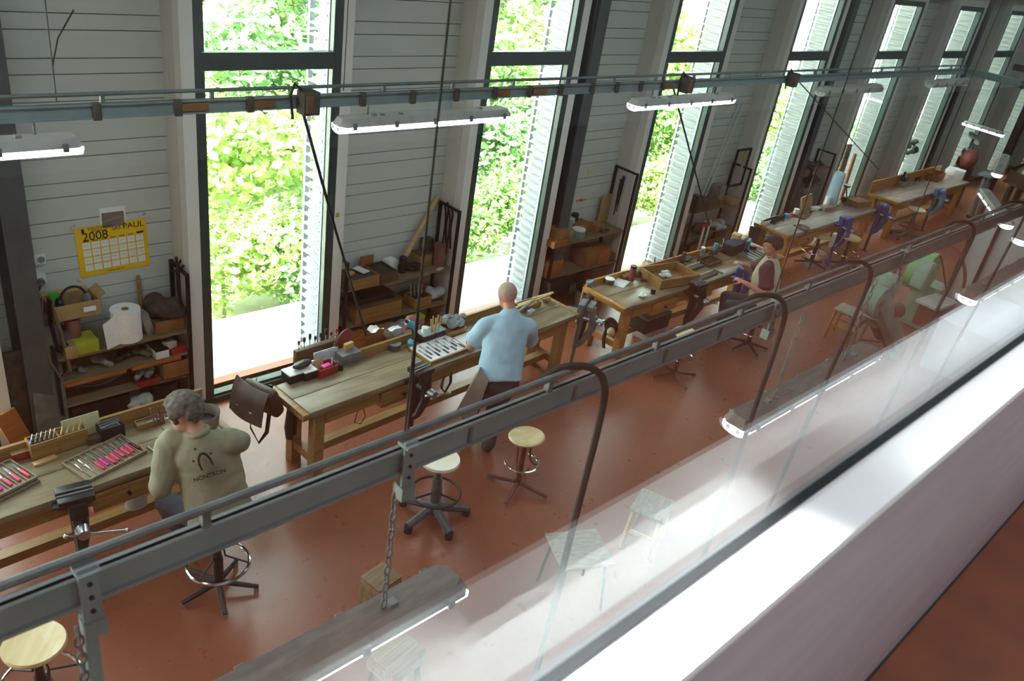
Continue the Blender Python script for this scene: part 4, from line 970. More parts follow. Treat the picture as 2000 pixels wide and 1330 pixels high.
p=pz(140,868,Z); obox('tool_box','open wooden box with pale wooden sticks at the back of the left bench','box',p,(.20,.12,.14),Wbench,bz)
for k in range(4): stick('wooden_stick','pale wooden stick sticking out of the second wooden box, %s from the left'%['first','second','third','fourth'][k],'stick',p+V((-.07+.04*k,-.03,.13)),p+V((-.02+.04*k,.05,.18)),.007,Wpine,None,'sticks in the second wooden box')
p=pz(43,893,Z); cbox('printed_carton','red and white printed carton at the back of the left bench','box',p,(.14,.08,.07),Mred,bz,Mcard)
p=pz(84,896,Z); cbox('wood_offcut','yellowish wood offcut lying in front of the open tool boxes','offcut',p+V((0,-.04,0)),(.16,.05,.02),Wpine,bz+.1)
p=pz(150,850,Z); cbox('cream_card','greenish cream card leaning behind the boxes of the left bench','card',V((p.x+.02,-1.10,Z)),(.26,.008,.21),mat('cream_green_card','#c9c79a',.8),bz+.02,rot=(math.radians(-9),0,bz))
p=pz(187,862,Z); cbox('wooden_block','rough wooden block box between the tool boxes and the black case','block',p,(.13,.07,.055),Wdark,bz)
p=pz(217,851,Z); t=obox('black_case','black case heaped with shiny steel tools, middle back of the left bench','case',p,(.17,.11,.11),Mblack,bz,fill=Mbright)
for k in range(3): stick('steel_rod','shiny steel rod on top of the black case, %s one'%['left','middle','right'][k],'rod',p+V((-.08,-.03+.03*k,.12)),p+V((.07,-.01+.025*k,.125)),.007,Mbright,None,'rods on the black case')
p=pz(290,830,Z); obox('parts_box','shallow wooden box of grey parts by the back board, left of the curly head','box',p,(.19,.08,.05),Wbench,bz,fill=Mgreytin)
p=pz(318,838,Z)
for k in range(4): stick('hand_tool','small dark-handled tool standing in the rack left of the curly head, %s'%['leftmost','second','third','rightmost'][k],'tool',p+V((-.03+.022*k,.06,.0)),p+V((-.05+.03*k,.09,.16)),.007,Mclay,None,'tools in the rack on the left bench')
p=pz(424,830,Z); t=T('plastic_tub','grey beige open tub at the right end of the left bench','tub',p+V((-.10,.06,0)),.3)
mb=MB(); o=[(.15,.0),(.165,.11),(.16,.115),(.145,.01),(0,.01)]; mb.lathe([(0,0)]+o,seg=4*6,sc=(.95,.75)); mb.to('shell',mat('grey_beige_plastic','#8c877b',.5),t); MB().lathe([(0,.03),(.13,.03),(.13,.035),(0,.035)],sc=(.95,.75)).to('contents',Mdark,t)
p=pz(322,858,Z); obox('parts_tray','small dark tin tray of bits in front of the worker in the overall','tray',p,(.09,.06,.02),Mdust,.4,.005,fill=Mgreytin)
stick('steel_tube','bright steel tube lying on the left bench, pointing at the worker','tube',pz(290,873,Z+.01),pz(322,897,Z+.01),.011,Mbright)
stick('pliers','pliers with red handles lying before the worker in the overall','pliers',pz(340,868,Z+.012),pz(312,856,Z+.012),.008,Mbright,Mred)
stick('teal_file','tool with a teal handle held up by the worker in the overall','file',(1.865,-1.78,1.11),(1.80,-1.74,1.19),.009,Mbright,Mcyan)
MBp=pz(262,975,.45)
t=T('glass_visor','clear visor hanging under the left bench beside the worker','visor',(1.66,-1.52,.40)); MB().ring((0,0,.1),.085,.006,24,(math.radians(80),0,0)).to('frame',Mdark,t); MB().sheet(lambda a,b:(.08*math.cos(a*3.1),-.06*math.sin(a*3.1),.0+.14*b),12,3,.003).to('shield',Mplastic,t); MB().cyl((0,0,.18),(0,.0,.29),.006,seg=8).to('strap',Mdark,t)
# ---- long bench
def bz2(): return math.radians(3.1)
for k,(x,y,lab) in enumerate(((570,733,'black block box with a white top at the left end of the long bench'),(599,727,'second black block box, right of the first one on the long bench'))):
    p=pz(x,y+8,Z); cbox('block_box',lab,'box',p,(.13,.14,.09),Mblack,bz2(),Mpaper)
p=pz(590,716,Z+.10); tag(MB().sph((0,0,.025),.09,(1.15,.55,.32),18,(0,0,.2)).to('pouch',Mdleather,None,p),'dark soft pouch lying on the two black block boxes','pouch')
p=pz(634,728,Z); t=obox('red_box','red plastic box with odds and ends on the long bench','box',p,(.20,.13,.085),Mred,bz2()+.05,.006)
cbox('card_piece','brown card standing in the red plastic box','card',p+V((-.04,.02,.03)),(.10,.008,.10),Mcard,bz2(),rot=(math.radians(-20),0,.1))
cbox('magenta_gadget','magenta plastic piece lying in the red plastic box','gadget',p+V((.0,-.02,.07)),(.09,.05,.025),Mhot,.2)
stick('marker_tube','grey tube standing slanted in the red plastic box','tube',p+V((.05,-.03,.03)),p+V((.09,.02,.13)),.012,Mgreytin)
p=pz(632,700,Z); t=T('tool_rack','wooden rack at the back of the long bench holding upright tools','rack',p+V((-.05,.05,0)),bz2()); MB().box((0,0,.07),(.46,.06,.14),(0,0,0),.006).to('rack_block',Wdark,t)
cols=[Mredbr,Mdust,Mdark,Mredbr,Mdust,Mdark,Wdark,Mred]
for k in range(8):
    q=p+V((-.24+.058*k,.04+.003*k,.14)); stick('chisel','upright tool in the rack on the long bench, %s from the left'%['first','second','third','fourth','fifth','sixth','seventh','eighth'][k],'tool',q+V((0,0,.09+.02*(k%3))),q+V((0,0,-.0)),.007,Mbright,cols[k],'tools in the rack on the long bench')
p=pz(640,712,Z); tag(MB().box((0,0,.06),(.26,.02,.12),(math.radians(-15),0,0),.006).to('plastic_pouch',Mplastic,None,p+V((0,.03,.02)),bz2()),'clear plastic pouch leaning behind the red box','pouch')
p=pz(678,703,Z); t=cbox('grey_case','grey case with a wooden clamp piece on it, right of the red box','case',p,(.21,.14,.10),Mgreytin,bz2(),Mgalvd)
cbox('wood_clamp','wooden U-shaped piece standing on the grey case','clamp',p+V((.02,.02,.10)),(.10,.035,.07),Wpine,bz2()+.1)
p=pz(664,722,Z); can('ink_bottle','small dark bottle in front of the grey case on the long bench','bottle',p,.03,.06,Mdark)
p=pz(655,682,Z+.1); stick('steel_hammer','steel hammer standing among the tools right of the rack','hammer',p+V((0,0,.0)),p+V((.0,.0,.16)),.012,Mbright,Mredbr)
p=pz(688,700,Z); tag(MB().cyl((0,-.006,.12),(0,.006,.12),.12,seg=32).to('red_disc',mat('faded_red_plastic','#8f3f3c',.4),None,p+V((.0,.14,.0)),.3),'faded red disc leaning at the back of the long bench','disc')
p=pz(720,690,Z); t=T('pink_dish','magenta square dish with a dark knob on the long bench','dish',p,bz2()+.2); MB().box((0,0,.008),(.12,.10,.016),(0,0,0),.004).to('dish',Mhot,t); MB().lathe([(0,.016),(.035,.016),(.03,.04),(.015,.06),(0,.06)]).to('knob',Mdark,t)
p=pz(769,681,Z); can('round_tin','round dull tin with a pale lid in the middle of the long bench','tin',p,.065,.07,Mdust,Mgreytin)
p=pz(804,678,Z); t=T('bench_lamp','turquoise jointed work lamp with a red foot, left of the fork tray','lamp',p,.2); MB().lathe([(0,0),(.055,0),(.05,.02),(0,.02)]).to('base',Mred,t); MB().lathe([(0,.02),(.045,.02),(.048,.06),(.03,.085),(0,.09)]).to('motor',Mcyan,t); MB().tube([(0,0,.08),(.01,.01,.16),(.0,.02,.22)],.012,8).to('arm',Mdark,t); MB().tube([(.05,.0,.2),(0,.02,.24),(-.05,.04,.28)],[.034,.036,.026],12).to('head',Mcyan,t); MB().cyl((-.045,.04,.275),(-.085,.055,.31),.018,.012,10).to('tip',Mnavy,t)
for k,(x,y,lab) in enumerate(((829,663,'black tool block with a pale blue top, left of the brushes'),(851,655,'black tool block with a pale blue top, holding the brushes'))):
    p=pz(x,y+4,Z); cbox('tool_block',lab,'block',p,(.14,.13,.11),Mblack,bz2(),mat('pale_blue_tin','#9db0b8',.4))
p=pz(842,645,Z); can('white_jar','small white jar standing on the black tool blocks','jar',pz(835,650,Z+.11)+V((-.02,.02,0)),.035,.06,Mpaper)
for k in range(5):
    q=pz(848,648,Z+.11)+V((-.03+.02*k,.01*(k%2),0)); stick('brush','wooden-handled brush standing in the tool block, %s from the left'%['first','second','third','fourth','fifth'][k],'brush',q+V((0,0,0)),q+V((-.02+.012*k,.01,.15+.02*(k%2))),.007,Wpine,None,'brushes on the long bench')
p=pz(885,652,Z); t=obox('rag_box','wooden box under the grey rags on the long bench','box',p,(.26,.12,.07),Wbench,bz2(),fill=Mdust)
lump('heap of grey striped rags on the wooden box, left of the standing worker',p+V((.04,.03,.06)),(.36,.18,.14),Mcloth,seed=4,n=14)
tag(MB().cyl((-.05,0,0),(.05,.03,.01),.03,.03,16).to('rolled_rag',Mcloth,None,p+V((-.07,.03,.17))),'rolled grey rag sticking up at the left of the rag heap','cloth')
loc,rz,w,d=frame3((838,715),(913,686),(799,684),Z)
t=obox('cutlery_tray','wooden tray lined with white paper, black-handled forks laid on it','tray',loc,(w,d,.035),Wbench,rz,.010); MB().box((0,0,.032),(w-.03,d-.03,.010)).to('paper_lining',Mpaper,t)
for k in range(9):
    x=-w/2+w*(k+.8)/9.6; y=-.05+.05*(k%2)-.01*(k//4); q=intray(loc,rz,x,y,.042)
    f_=T('fork','silver fork with a black handle on the white-lined tray, %s from the left'%['first','second','third','fourth','fifth','sixth','seventh','eighth','ninth'][k],'fork',q,rz,'forks on the white-lined tray')
    MB().box((0,-.04,.004),(.014,.075,.010),(0,0,0),.003).to('handle',Mblack,f_); MB().lathe([(0,0),(.009,0),(.012,.006),(0,.012)],(0,.012,0),10).box((0,.055,.005),(.008,.09,.004)).box((0,.10,.005),(.016,.03,.003)).to('head',Mbright,f_)
loc,rz,w,d=frame3((893,690),(945,668),(870,667),Z)
t=T('portfolio','open folder with white sheets at the left elbow of the standing worker','folder',loc+V((.03,.0,0)),rz); MB().box((0,0,.006),(w+.15,d,.012),(0,0,0),.002).to('board',Mdust,t); MB().box((.0,.0,.016),(w+.11,d-.03,.008)).to('sheets',Mpaper,t)
# behind the standing worker, right part of the bench
p=pz(1030,600,Z); obox('scrap_box','wooden box of offcuts right of the shaved head','box',p,(.30,.14,.06),Wbench,bz2(),fill=Wpine)
for k,(a,b,lab) in enumerate((((1000,606),(1075,575),'long pale wooden batten lying over the offcut box'),((1010,612),(1050,582),'dark grey bar lying over the offcut box'),((1040,585),(1080,572),'short pale wooden batten at the back of the offcut box'))):
    A=pz(*a,Z+.09); B=pz(*b,Z+.10); c=(A+B)/2; dd=B-A
    cbox('wood_batten' if k!=1 else 'metal_bar',lab,'batten',c,(dd.length,.03,.018),Wpine if k!=1 else Mgalvd,math.atan2(dd.y,dd.x))
lump('crumpled brown paper at the right end of the long bench',pz(1068,588,Z),(.12,.10,.09),Mcard,'crumpled_paper','paper',7,7)
p=pz(1037,612,Z); cbox('glass_block','small clear plastic box in front of the offcut box','box',p,(.10,.06,.04),Mplastic,bz2()+.2)
# on the back board of the long bench
q=pz(738,652,Z+.1)
paper('crumpled white papers on the back board of the long bench',q+V((0,.04,.02)),(.16,.10),.4,curl=.05)
paper('thin white booklet on the back board, right of the crumpled papers',pz(775,645,Z+.1)+V((0,.03,0)),(.15,.06),.2,curl=.02)
cbox('red_gadget','small red gadget on the back board, right of the papers','gadget',pz(793,643,Z+.1),(.05,.03,.02),Mred,.2)
tag(MB().lathe([(0,0),(.05,0),(.07,.05),(.05,.11),(.02,.13),(0,.13)]).to('red_bundle',mat('faded_red_cloth','#9a5a5c',.8),None,pz(808,640,Z+.1)+V((0,.05,-.02))),'faded red and blue bundle behind the turquoise lamp','bundle')
# leather bag and straps at the left end of the long bench
t=T('leather_bag','brown leather shoulder bag hanging at the left end of the long bench','bag',(2.86,-1.20,.62),.2)
mb=MB(); mb.box((0,0,.16),(.12,.34,.30),(0,math.radians(-22),.15),.04); o=mb.to('bag_body',Mleather,t)
MB().sheet(lambda a,b:(-.10-.03*math.sin(a*3.1)-.12*b+.04*b*b,-.20+.40*a,.34-.30*b+.03*math.sin(b*3.1)),10,8,.012).to('flap',Mleather,t)
MB().tube([(.02,.1,.30),(-.02,.14,.1),(-.03,.12,-.2),(0,.05,-.34),(.03,-.02,-.2),(.05,-.04,.1),(.06,-.03,.28)],.016,6,flat=(.35,1.3)).to('strap',Mdleather,t)
for s in (-.08,.08): MB().box((-.185,s,.12),(.012,.035,.05),(0,math.radians(-25),0),.004).to('buckle',Mbright,t)
tag(MB().tube([(2.98,-1.45,.74),(2.95,-1.47,.6),(2.97,-1.46,.48),(3.01,-1.44,.50),(3.02,-1.43,.7)],.03,8,flat=(.6,1.2)).to('leather_pouch',Mdleather),'dark leather pouch hanging under the left corner of the long bench','pouch')
tag(MB().tube([(3.62,-1.48,.66),(3.63,-1.5,.55),(3.60,-1.5,.44),(3.67,-1.5,.40),(3.72,-1.5,.46),(3.69,-1.5,.56),(3.66,-1.48,.66)],.005,6).to('hanging_strap',Mdark),'thin dark strap loop hanging under the drawer of the long bench','strap')
tag(MB().tube([(4.62,-1.5,.64),(4.60,-1.5,.5),(4.66,-1.5,.42),(4.72,-1.5,.52),(4.70,-1.5,.66)],.016,7,flat=(.5,1.2)).to('hanging_strap',Mdark),'thick dark strap hanging under the long bench, right of its vise','strap')
# ------------------------------------------------------------------ third bench
def at(x,y,z=Z):
    q=pz(x,y,z); lim=-1.02 if q.x<11.3 else (-.62 if q.x<15.4 else -.60)
    if q.y>lim: q.y=lim
    if 11.3>q.x>10.85: q.x=10.85
    if 15.4>q.x>14.92: q.x=14.92
    return q
can('round_tin','round tin with a white lid at the left end of the third bench','tin',at(1187,552),.06,.07,Mdust,Mpaper)
paper('white sheet lying beside the white-lidded tin on the third bench',at(1212,553),(.26,.17),.35)
can('spray_can','faded red can standing behind the white sheet on the third bench','can',at(1232,547),.04,.20,mat('faded_red_tin','#8d4447',.4),Mdark)
loc,rz,w,d=frame3((1318,560),(1349,540),(1258,532),Z+.02)
c=at(1302,543,Z+.02); obox('wooden_tray','large open wooden tray on the third bench with a glittering bag inside','tray',(c.x,c.y-.02,Z+.002),(.66,.42,.13),Wbench,math.radians(-10),.014)
lump('crumpled clear plastic bag lying in the large wooden tray',(c.x-.05,c.y,Z+.03),(.20,.14,.10),Mplastic,'plastic_bag','bag',3,8)
cbox('wood_wedge','brown wooden wedge under the left corner of the large wooden tray',"wedge",at(1258,548),(.10,.06,.03),Wdark,.2)
p=at(1259,582); lump('white cloth hanging on the front edge of the third bench',p+V((0,.03,.0)),(.17,.09,.05),Mpaper,'white_cloth','cloth',5,7)
can('black_jar','small black jar beside the white cloth on the third bench','jar',at(1275,573),.03,.06,Mblack)
for k,(x,y,lab) in enumerate(((1352,524,'dark board with a row of bright pins, behind the large tray'),(1378,540,'dark board with a row of bright pins, nearer the bench edge'))):
    p=at(x,y); t=T('pin_board',lab,'board',p,.05); MB().box((0,0,.012),(.46,.10,.024)).to('board',Mdust,t)
    mb=MB()
    for j in range(11): MB().sph((-.21+.042*j,.035,.03),.011,seg=8).to('pin',Mpaper,t)
p=at(1385,513); obox('sorting_tray','open brown sorting tray with compartments on the third bench','tray',p,(.34,.20,.05),Wdark,.05,.01,div=2)
p=at(1418,522); stick('flat_tool','flat grey tool lying on the third bench, left of the blue vise','tool',at(1392,525,Z+.01),at(1412,533,Z+.01),.012,Mgreytin)
p=at(1427,492,Z); cbox('black_case','black tool case with a blue flap behind the blue vise','case',p+V((.0,-.02,0)),(.36,.18,.16),Mblack,.1,Mnavy)
p=at(1425,478,Z); cbox('wood_block','pale wooden block standing behind the black tool case','block',p+V((-.05,.0,.0)),(.14,.12,.22),Wpine,.3)
cbox('wood_block','long brown wooden block beside the pale block at the back of the third bench','block',at(1440,472,Z)+V((-.12,-.0,0)),(.28,.12,.14),Wbench,.2)
p=at(1448,498,Z); t=T('power_drill','teal cordless drill standing on the third bench behind the blue vise','drill',p+V((.15,.02,0)),.4); MB().box((0,0,.03),(.09,.07,.06),(0,0,0),.01).to('battery',Mnavy,t); MB().tube([(0,0,.05),(0,0,.15)],.025,10).to('grip',Mcyan,t); MB().tube([(.05,0,.18),(-.10,0,.18)],[.035,.03],12).to('body',mat('teal_plastic','#2b8f96',.4),t); MB().cyl((-.10,0,.18),(-.16,0,.18),.012,.006).to('chuck',Mdark,t)
p=at(1475,500,Z); t=T('parts_board','grey board with metal strips at the right end of the third bench','board',p,-.1); MB().box((0,0,.01),(.5,.36,.02)).to('board',Mgrip,t)
for k in range(5): MB().box((-.2+.09*k,-.03,.026),(.03,.24,.012)).to('metal_strip',Mgreytin,t)
can('dark_gadget','small dark gadget on the grey board by the seated worker','gadget',at(1470,486,Z+.03),.05,.05,Mdark)
# clutter along the back of the third bench
bk=[(1193,527,'lump','brown twisted rope end'),(1215,522,'box','small brown carton'),(1245,512,'stick','short wooden strip'),(1262,500,'stick','dark chisel'),(1275,497,'stick','thin upright file'),(1290,492,'can','small brown pot'),(1303,490,'lump','dark green rag'),(1318,478,'can','clear spray bottle'),(1326,480,'can','orange-capped bottle'),(1341,470,'can','teal bottle'),(1352,478,'box','brown wooden box'),(1368,470,'stick','red-handled hammer'),(1378,476,'lump','grey cloth'),(1393,474,'box','low brown carton'),(1400,486,'box','wooden box with a blue knob'),(1370,492,'stick','long brown plane iron')]
mm={'clear spray bottle':Mgalv,'orange-capped bottle':mat('orange_plastic','#c8642f',.4),'teal bottle':Mcyan,'dark green rag':mat('dark_green_cloth','#4c584b',.9),'grey cloth':Mgrip}
for k,(x,y,kind,nm) in enumerate(bk):
    p=at(x,y); lab='%s at the back of the third bench'%nm
    m=mm.get(nm,[Mcardbr,Wdark,Mdust,Wbench][k%4])
    key=nm.split(' ')[-1] if nm.split(' ')[-1] not in('end','knob','iron') else {'end':'rope','knob':'box','iron':'plane_iron'}[nm.split(' ')[-1]]
    if kind=='lump': lump(lab,p,(.14,.10,.08),m,key,key,k,6)
    elif kind=='box': cbox(key,lab,key,p,(.16,.10,.08 if k!=13 else .05),m,.1*(k%3),None)
    elif kind=='can': can(key,lab,key,p,.03,.10+.05*(k%2),m,Mpaper if 'spray' in nm else (mm['orange-capped bottle'] if 'orange' in nm else None))
    else: stick(key if key!='plane_iron' else 'plane_iron',lab,key.replace('_',' '),p,p+V((.04*(k%3-1),.06,.16)) if k!=15 else p+V((.3,.03,.03)),.010,Mbright if 'file' in nm or 'hammer' in nm else Wbench,Mred if 'red' in nm else None)
# hanging from the left end of the third bench
p=V((7.205,-1.28,.40)); tag(MB().tube([(0,.18,.36),(.0,.2,.2),(.02,.18,.0)],.05,8,flat=(.5,1.3)).to('leather_apron',Mleather,None,p),'brown leather apron hanging at the left end of the third bench','apron')
for k,(y,lab) in enumerate(((.30,'wooden rod hanging at the left end of the third bench, outer one'),(.10,'orange wooden rod hanging at the left end of the third bench, inner one'))): stick('wooden_rod',lab,'rod',p+V((-.02,y,.36)),p+V((-.10,y-.05,-.02)),.010,Wpine if k==0 else Worange)
t=T('dust_pan','black pan with a round cream handle hanging under the third bench','pan',(7.34,-1.37,.42),0); MB().lathe([(0,0),(.09,.0),(.11,.05),(.10,.06)],rot=(0,math.radians(80),0)).to('pan',Mblack,t); MB().sph((-.05,-.07,-.02),.05,(1,1,1.2),12).to('knob',Mcream,t); MB().tube([(.02,.05,-.05),(.03,.07,-.2),(.05,.05,-.33)],.022,7,flat=(.4,1.3)).to('strap',Mdark,t)
cbox('metal_chest','dark metal chest box under the third bench','drawer box',(8.15,-1.35,.24),(.50,.34,.22),Mdark,0,Mgreytin)
cbox('cardboard_box','white and pink carton on the floor behind the cream stool at the third bench','box',(8.35,-1.30,0),(.34,.30,.26),mat('pale_pink_card','#cbb7b3',.8),.1)
cbox('blue_torch','blue torch lying on the left back corner of the third bench','torch',at(1140,547,Z+.07),(.12,.035,.035),Mlblue,.3)
# ------------------------------------------------------------------ fourth bench
for k,(x,y,m,lab) in enumerate(((1494,432,Mgreytin,'long grey metal bar box at the left end of the fourth bench'),(1504,428,Mblack,'black bar lying behind the grey bar box on the fourth bench'),(1502,436,Mpaper,'white bar lying in front of the grey bar box on the fourth bench'))):
    cbox('bar_box',lab,'box',at(x,y-2),(.5,.07,.06),m,.05+.02*k)
p=at(1560,405); cbox('cardboard_sheet','folded cardboard leaning at the back of the fourth bench','cardboard',p+V((0,.06,0)),(.50,.03,.26),Mcard,.2,rot=(math.radians(-18),0,.15))
cbox('small_tin','small blue tin at the back left of the fourth bench','tin',at(1517,418),(.10,.08,.07),Mlblue,.1); can('white_cup','white cup behind the bars on the fourth bench','cup',at(1531,412),.045,.12,Mpaper); can('red_pot','small red pot in front of the leaning cardboard','pot',at(1540,420),.04,.05,Mred)
p=at(1562,420); t=T('chip_tray','brown patch of wood pieces before the leaning cardboard','tray',p,.2); MB().box((0,0,.012),(.42,.26,.024)).to('tray',Wdark,t)
for k in range(4): MB().box((-.14+.09*k,.03*(k%2),.03),(.07,.03,.02),(0,0,.5*k)).to('chip',Worange,t)
cbox('paper_stack','stack of white papers right of the leaning cardboard','papers',at(1578,402),(.36,.10,.05),Mpaper,-.25); 
for k,(x,y,lab) in enumerate(((1593,398,'white plastic bottle left of the pale blue tub'),(1601,391,'small pale bottle close to the pale blue tub'))): can('plastic_bottle',lab,'bottle',at(x,y),.05,.20-.06*k,Mpaper,Mred if k==1 else None)
p=at(1623,404); t=T('blue_tub','tall pale blue plastic tub standing upside down on the fourth bench','tub',p+V((.02,.05,0)),.35); mb=MB(); mb.box((0,0,.31),(.30,.22,.62),(0,0,0),.045,.86); mb.to('shell',mat('pale_blue_plastic','#b5cfdf',.35,0,'#a9c4d5',4),t); MB().box((-.155,0,.1),(.02,.06,.16),(0,0,0),.005).to('handle',mat('pale_blue_plastic','#b5cfdf'),t)
cbox('red_brick','pinkish carton lying before the pale blue tub','carton',at(1614,409),(.34,.14,.07),mat('dusty_pink_card','#a98d84',.8),-.1)
p=at(1650,396); t=T('work_light','dark clamp work light with a silver head right of the pale blue tub','lamp',p,.2); MB().lathe([(0,0),(.07,0),(.07,.10),(0,.1)]).to('base',Mdark,t); MB().tube([(0,0,.1),(.02,.05,.22),(.1,.08,.26)],.012,8).to('arm',Mdark,t); MB().lathe([(0,0),(.06,.02),(.075,.06),(0,.05)],(.1,.08,.24)).to('head',Mbright,t)
p=at(1679,398); obox('parts_box','brown wooden box of small parts at the right end of the fourth bench','box',p,(.46,.30,.11),Wbench,-.15,.014,fill=Mclay)
for k,(x,y) in enumerate(((1690,385),(1700,393))): stick('hand_plane','grey tool at the right end of the fourth bench, %s'%['farther one','nearer one'][k],'tool',V((14.62,-.66-.08*k,Z+.02)),V((14.86,-.72-.08*k,Z+.02)),.018,Mgreytin)
p=at(1566,446,Z); t=T('clamp_pot','dark grey clamp cup fixed on the front edge of the fourth bench','clamp',p+V((.0,-.02,-.06)),0); MB().lathe([(0,0),(.10,.0),(.12,.08),(.12,.10),(.10,.10),(.09,.03),(0,.03)]).to('cup',Mgreytin,t); MB().box((0,.1,.05),(.05,.14,.04)).to('clamp',Mdark,t)
cbox('white_bag','white paper bag hanging by the blue vise of the fourth bench','bag',(13.3,-1.24,.42),(.14,.05,.24),Mpaper,.2)
tag(MB().tube([(11.70,-.62,.78),(11.66,-.66,.55),(11.60,-.72,.3)],.07,8,flat=(.5,1.3)).to('hanging_apron',mat('dark_purple_cloth','#3a3040',.9)),'dark purple apron hanging at the left end of the fourth bench','apron')
# ------------------------------------------------------------------ fifth bench and the far end
p=at(1755,362); t=T('bench_machine','small grey green machine by the back board of the fifth bench','machine',p,.1); MB().box((0,0,.06),(.22,.16,.12),(0,0,0),.01).to('base',Mgreym,t); MB().cyl((-.1,0,.16),(.1,0,.16),.06,seg=16).to('motor',Mdark,t); MB().box((0,.04,.2),(.06,.04,.2)).to('column',Mdark,t)
p=at(1817,347); obox('wooden_box','open orange wooden box on the fifth bench','box',p,(.55,.32,.14),Worange,.1,.015)
p=at(1790,352); cbox('tool_block','dark tool pieces by the back board of the fifth bench','tool',p+V((0,.12,0)),(.3,.1,.08),Mdark,0)
for k,(x,y,lab) in enumerate(((1870,349,'large white plastic carton with a slot at the right end of the fifth bench'),(1858,342,'white plastic carton behind the slotted one'),(1846,336,'smaller white plastic carton at the back right of the fifth bench'),(1823,330,'pale carton by the back board of the fifth bench'))):
    t=cbox('plastic_carton',lab,'carton',at(x,y),(.26,.20,.20-.03*k),Mpaper,.2)
cbox('grey_tin','grey tin behind the white cartons on the fifth bench','tin',at(1880,335),(.3,.2,.18),Mgreytin,.3)
t=T('bench_grinder','red and black machine with a round reddish cover beyond the fifth bench','machine',(20.7,-.62,0),.2)
MB().box((0,0,.45),(.5,.4,.9),(0,0,0),.02).to('stand',Mdark,t); MB().sph((-.15,-.05,1.12),.23,(1,.8,1),18).to('cover',mat('dull_red_enamel','#a3564b',.5),t); MB().cyl((.1,0,1.1),(.55,.1,1.15),.14,.12,18).to('motor',Mdark,t); MB().box((.5,.1,.95),(.3,.25,.2),(0,0,0),.02).to('red_box',Mred,t); MB().lathe([(0,0),(.18,.02),(.2,.05),(0,.06)],(.75,.1,1.42),20,rot=(.5,.6,0)).to('dish',mat('pale_blue_plastic','#b5cfdf'),t); MB().tube([(.35,.05,1.2),(.55,.08,1.35),(.72,.1,1.42)],.03,8).to('arm',Mgreytin,t)
t=T('tool_stand','blue grey machine leg frame on the floor right of the fifth bench','stand',(20.3,-1.25,0),0); MB().tube([(0,0,.95),(-.1,-.05,.5),(-.15,-.1,0)],.05,8).tube([(.35,0,.95),(.3,-.1,0)],.05,8).box((.15,0,.95),(.5,.3,.05)).to('frame',mat('blue_grey_paint','#7f8d93',.5),t); MB().lathe([(0,0),(.1,0),(.1,.05),(0,.05)],(-.15,-.1,0)).to('foot',Mdark,t)
struct(MB().box((21.85,-1.05,1.6),(.10,.12,3.2)).box((21.85,-1.05,3.1),(.12,1.2,.14)).to('trim_11',mat('dark_red_steel','#4a2226',.5)))
Mpart=mat('pale_partition_paint','#d2d4d2',.6,0,'#c8cac8',2)
struct(MB().box((22.6,-4.4,1.5),(.08,5.6,3.0)).to('wall_partition',Mpart))
b6=bench('workbench with a raised wooden back shelf at the far end, near the dark red post',21.2,-2.0,1.2,.45,math.radians(60),Wdark,Wdark,(-.55,.55,.25))
for k in range(4): can('white_bottle','white bottle on the farthest bench by the dark red post, %s'%['leftmost','second','third','rightmost'][k],'bottle',V((21.2+.5*(k*.22-.33),-2.0+.866*(k*.22-.33),.80)),.06,.30,Mpaper,None,'bottles on the farthest bench')
# ------------------------------------------------------------------ machines on the gallery side
def box_between(mb,a,b,w,d,bev=.02):
    a=V(a);b=V(b); q=V((0,0,1)).rotation_difference(b-a).to_euler(); mb.box((a+b)/2,(w,d,(b-a).length),tuple(q),bev); return mb
t=T('belt_grinder','grey green belt grinding machine with a tall slanted guard on an A-frame','machine',(11.0,-3.35,0),0); o=V((11.0,-3.35,0))
g0=pz(1758,690,.12)-o; g1=pz(1715,572,1.05)-o
mb=box_between(MB(),g0,g1,.30,.16,.06); mb.to('belt_guard',Mgreym,t)
MB().cyl(g1+V((-.02,.08,-.1)),g1+V((-.02,-.10,-.1)),.20,seg=28).to('wheel_cover',Mgreenm,t); MB().cyl(g1+V((-.02,-.10,-.1)),g1+V((-.02,-.12,-.1)),.06,seg=14).to('orange_hub',Worange,t)
MB().box(g1+V((.35,.05,.02)),(.34,.24,.3),(0,.2,0),.03).to('hood',Mgreenm,t); MB().cyl(g1+V((.3,-.1,-.3)),g1+V((.65,-.1,-.35)),.12,seg=18).to('motor',mat('rust_brown_motor','#7a4a35',.6),t); MB().cyl(g1+V((.2,-.05,-.45)),g1+V((.62,-.05,-.75)),.09,seg=14).to('belt_drive',mat('rust_brown_motor','#7a4a35'),t)
fa=pz(1665,690,0)-o; fb=pz(1700,620,.62)-o
MB().tube([fa,fb],.022,6).tube([pz(1735,700,0)-o,fb+V((.2,0,0))],.022,6).tube([fa+V((.5,.3,0)),fb+V((.25,.05,0))],.022,6).to('a_frame',Mgalvd,t); MB().box(fb+V((.12,-.02,.02)),(.40,.26,.03),(0,0,.2),.005).to('work_rest',Mbright,t); MB().cyl(fa.lerp(fb,.4),pz(1740,670,.3)-o,.014,seg=8).to('brace',Mgalvd,t)
t=T('polishing_machine','bright green grinding machine with a round hood and pale grey table','machine',(12.7,-3.15,0),0); o=V((12.7,-3.15,0))
hcn=pz(1800,528,.95)-o; MB().cyl(hcn+V((0,.12,0)),hcn+V((0,-.14,0)),.30,seg=32).to('hood',Mgreen2,t); MB().cyl(hcn+V((0,-.14,0)),hcn+V((0,-.16,0)),.05,seg=14).to('hub',Worange,t); MB().box(hcn+V((-.22,-.1,.02)),(.22,.2,.42),(0,.25,0),.04).to('guard',Mgreenm,t)
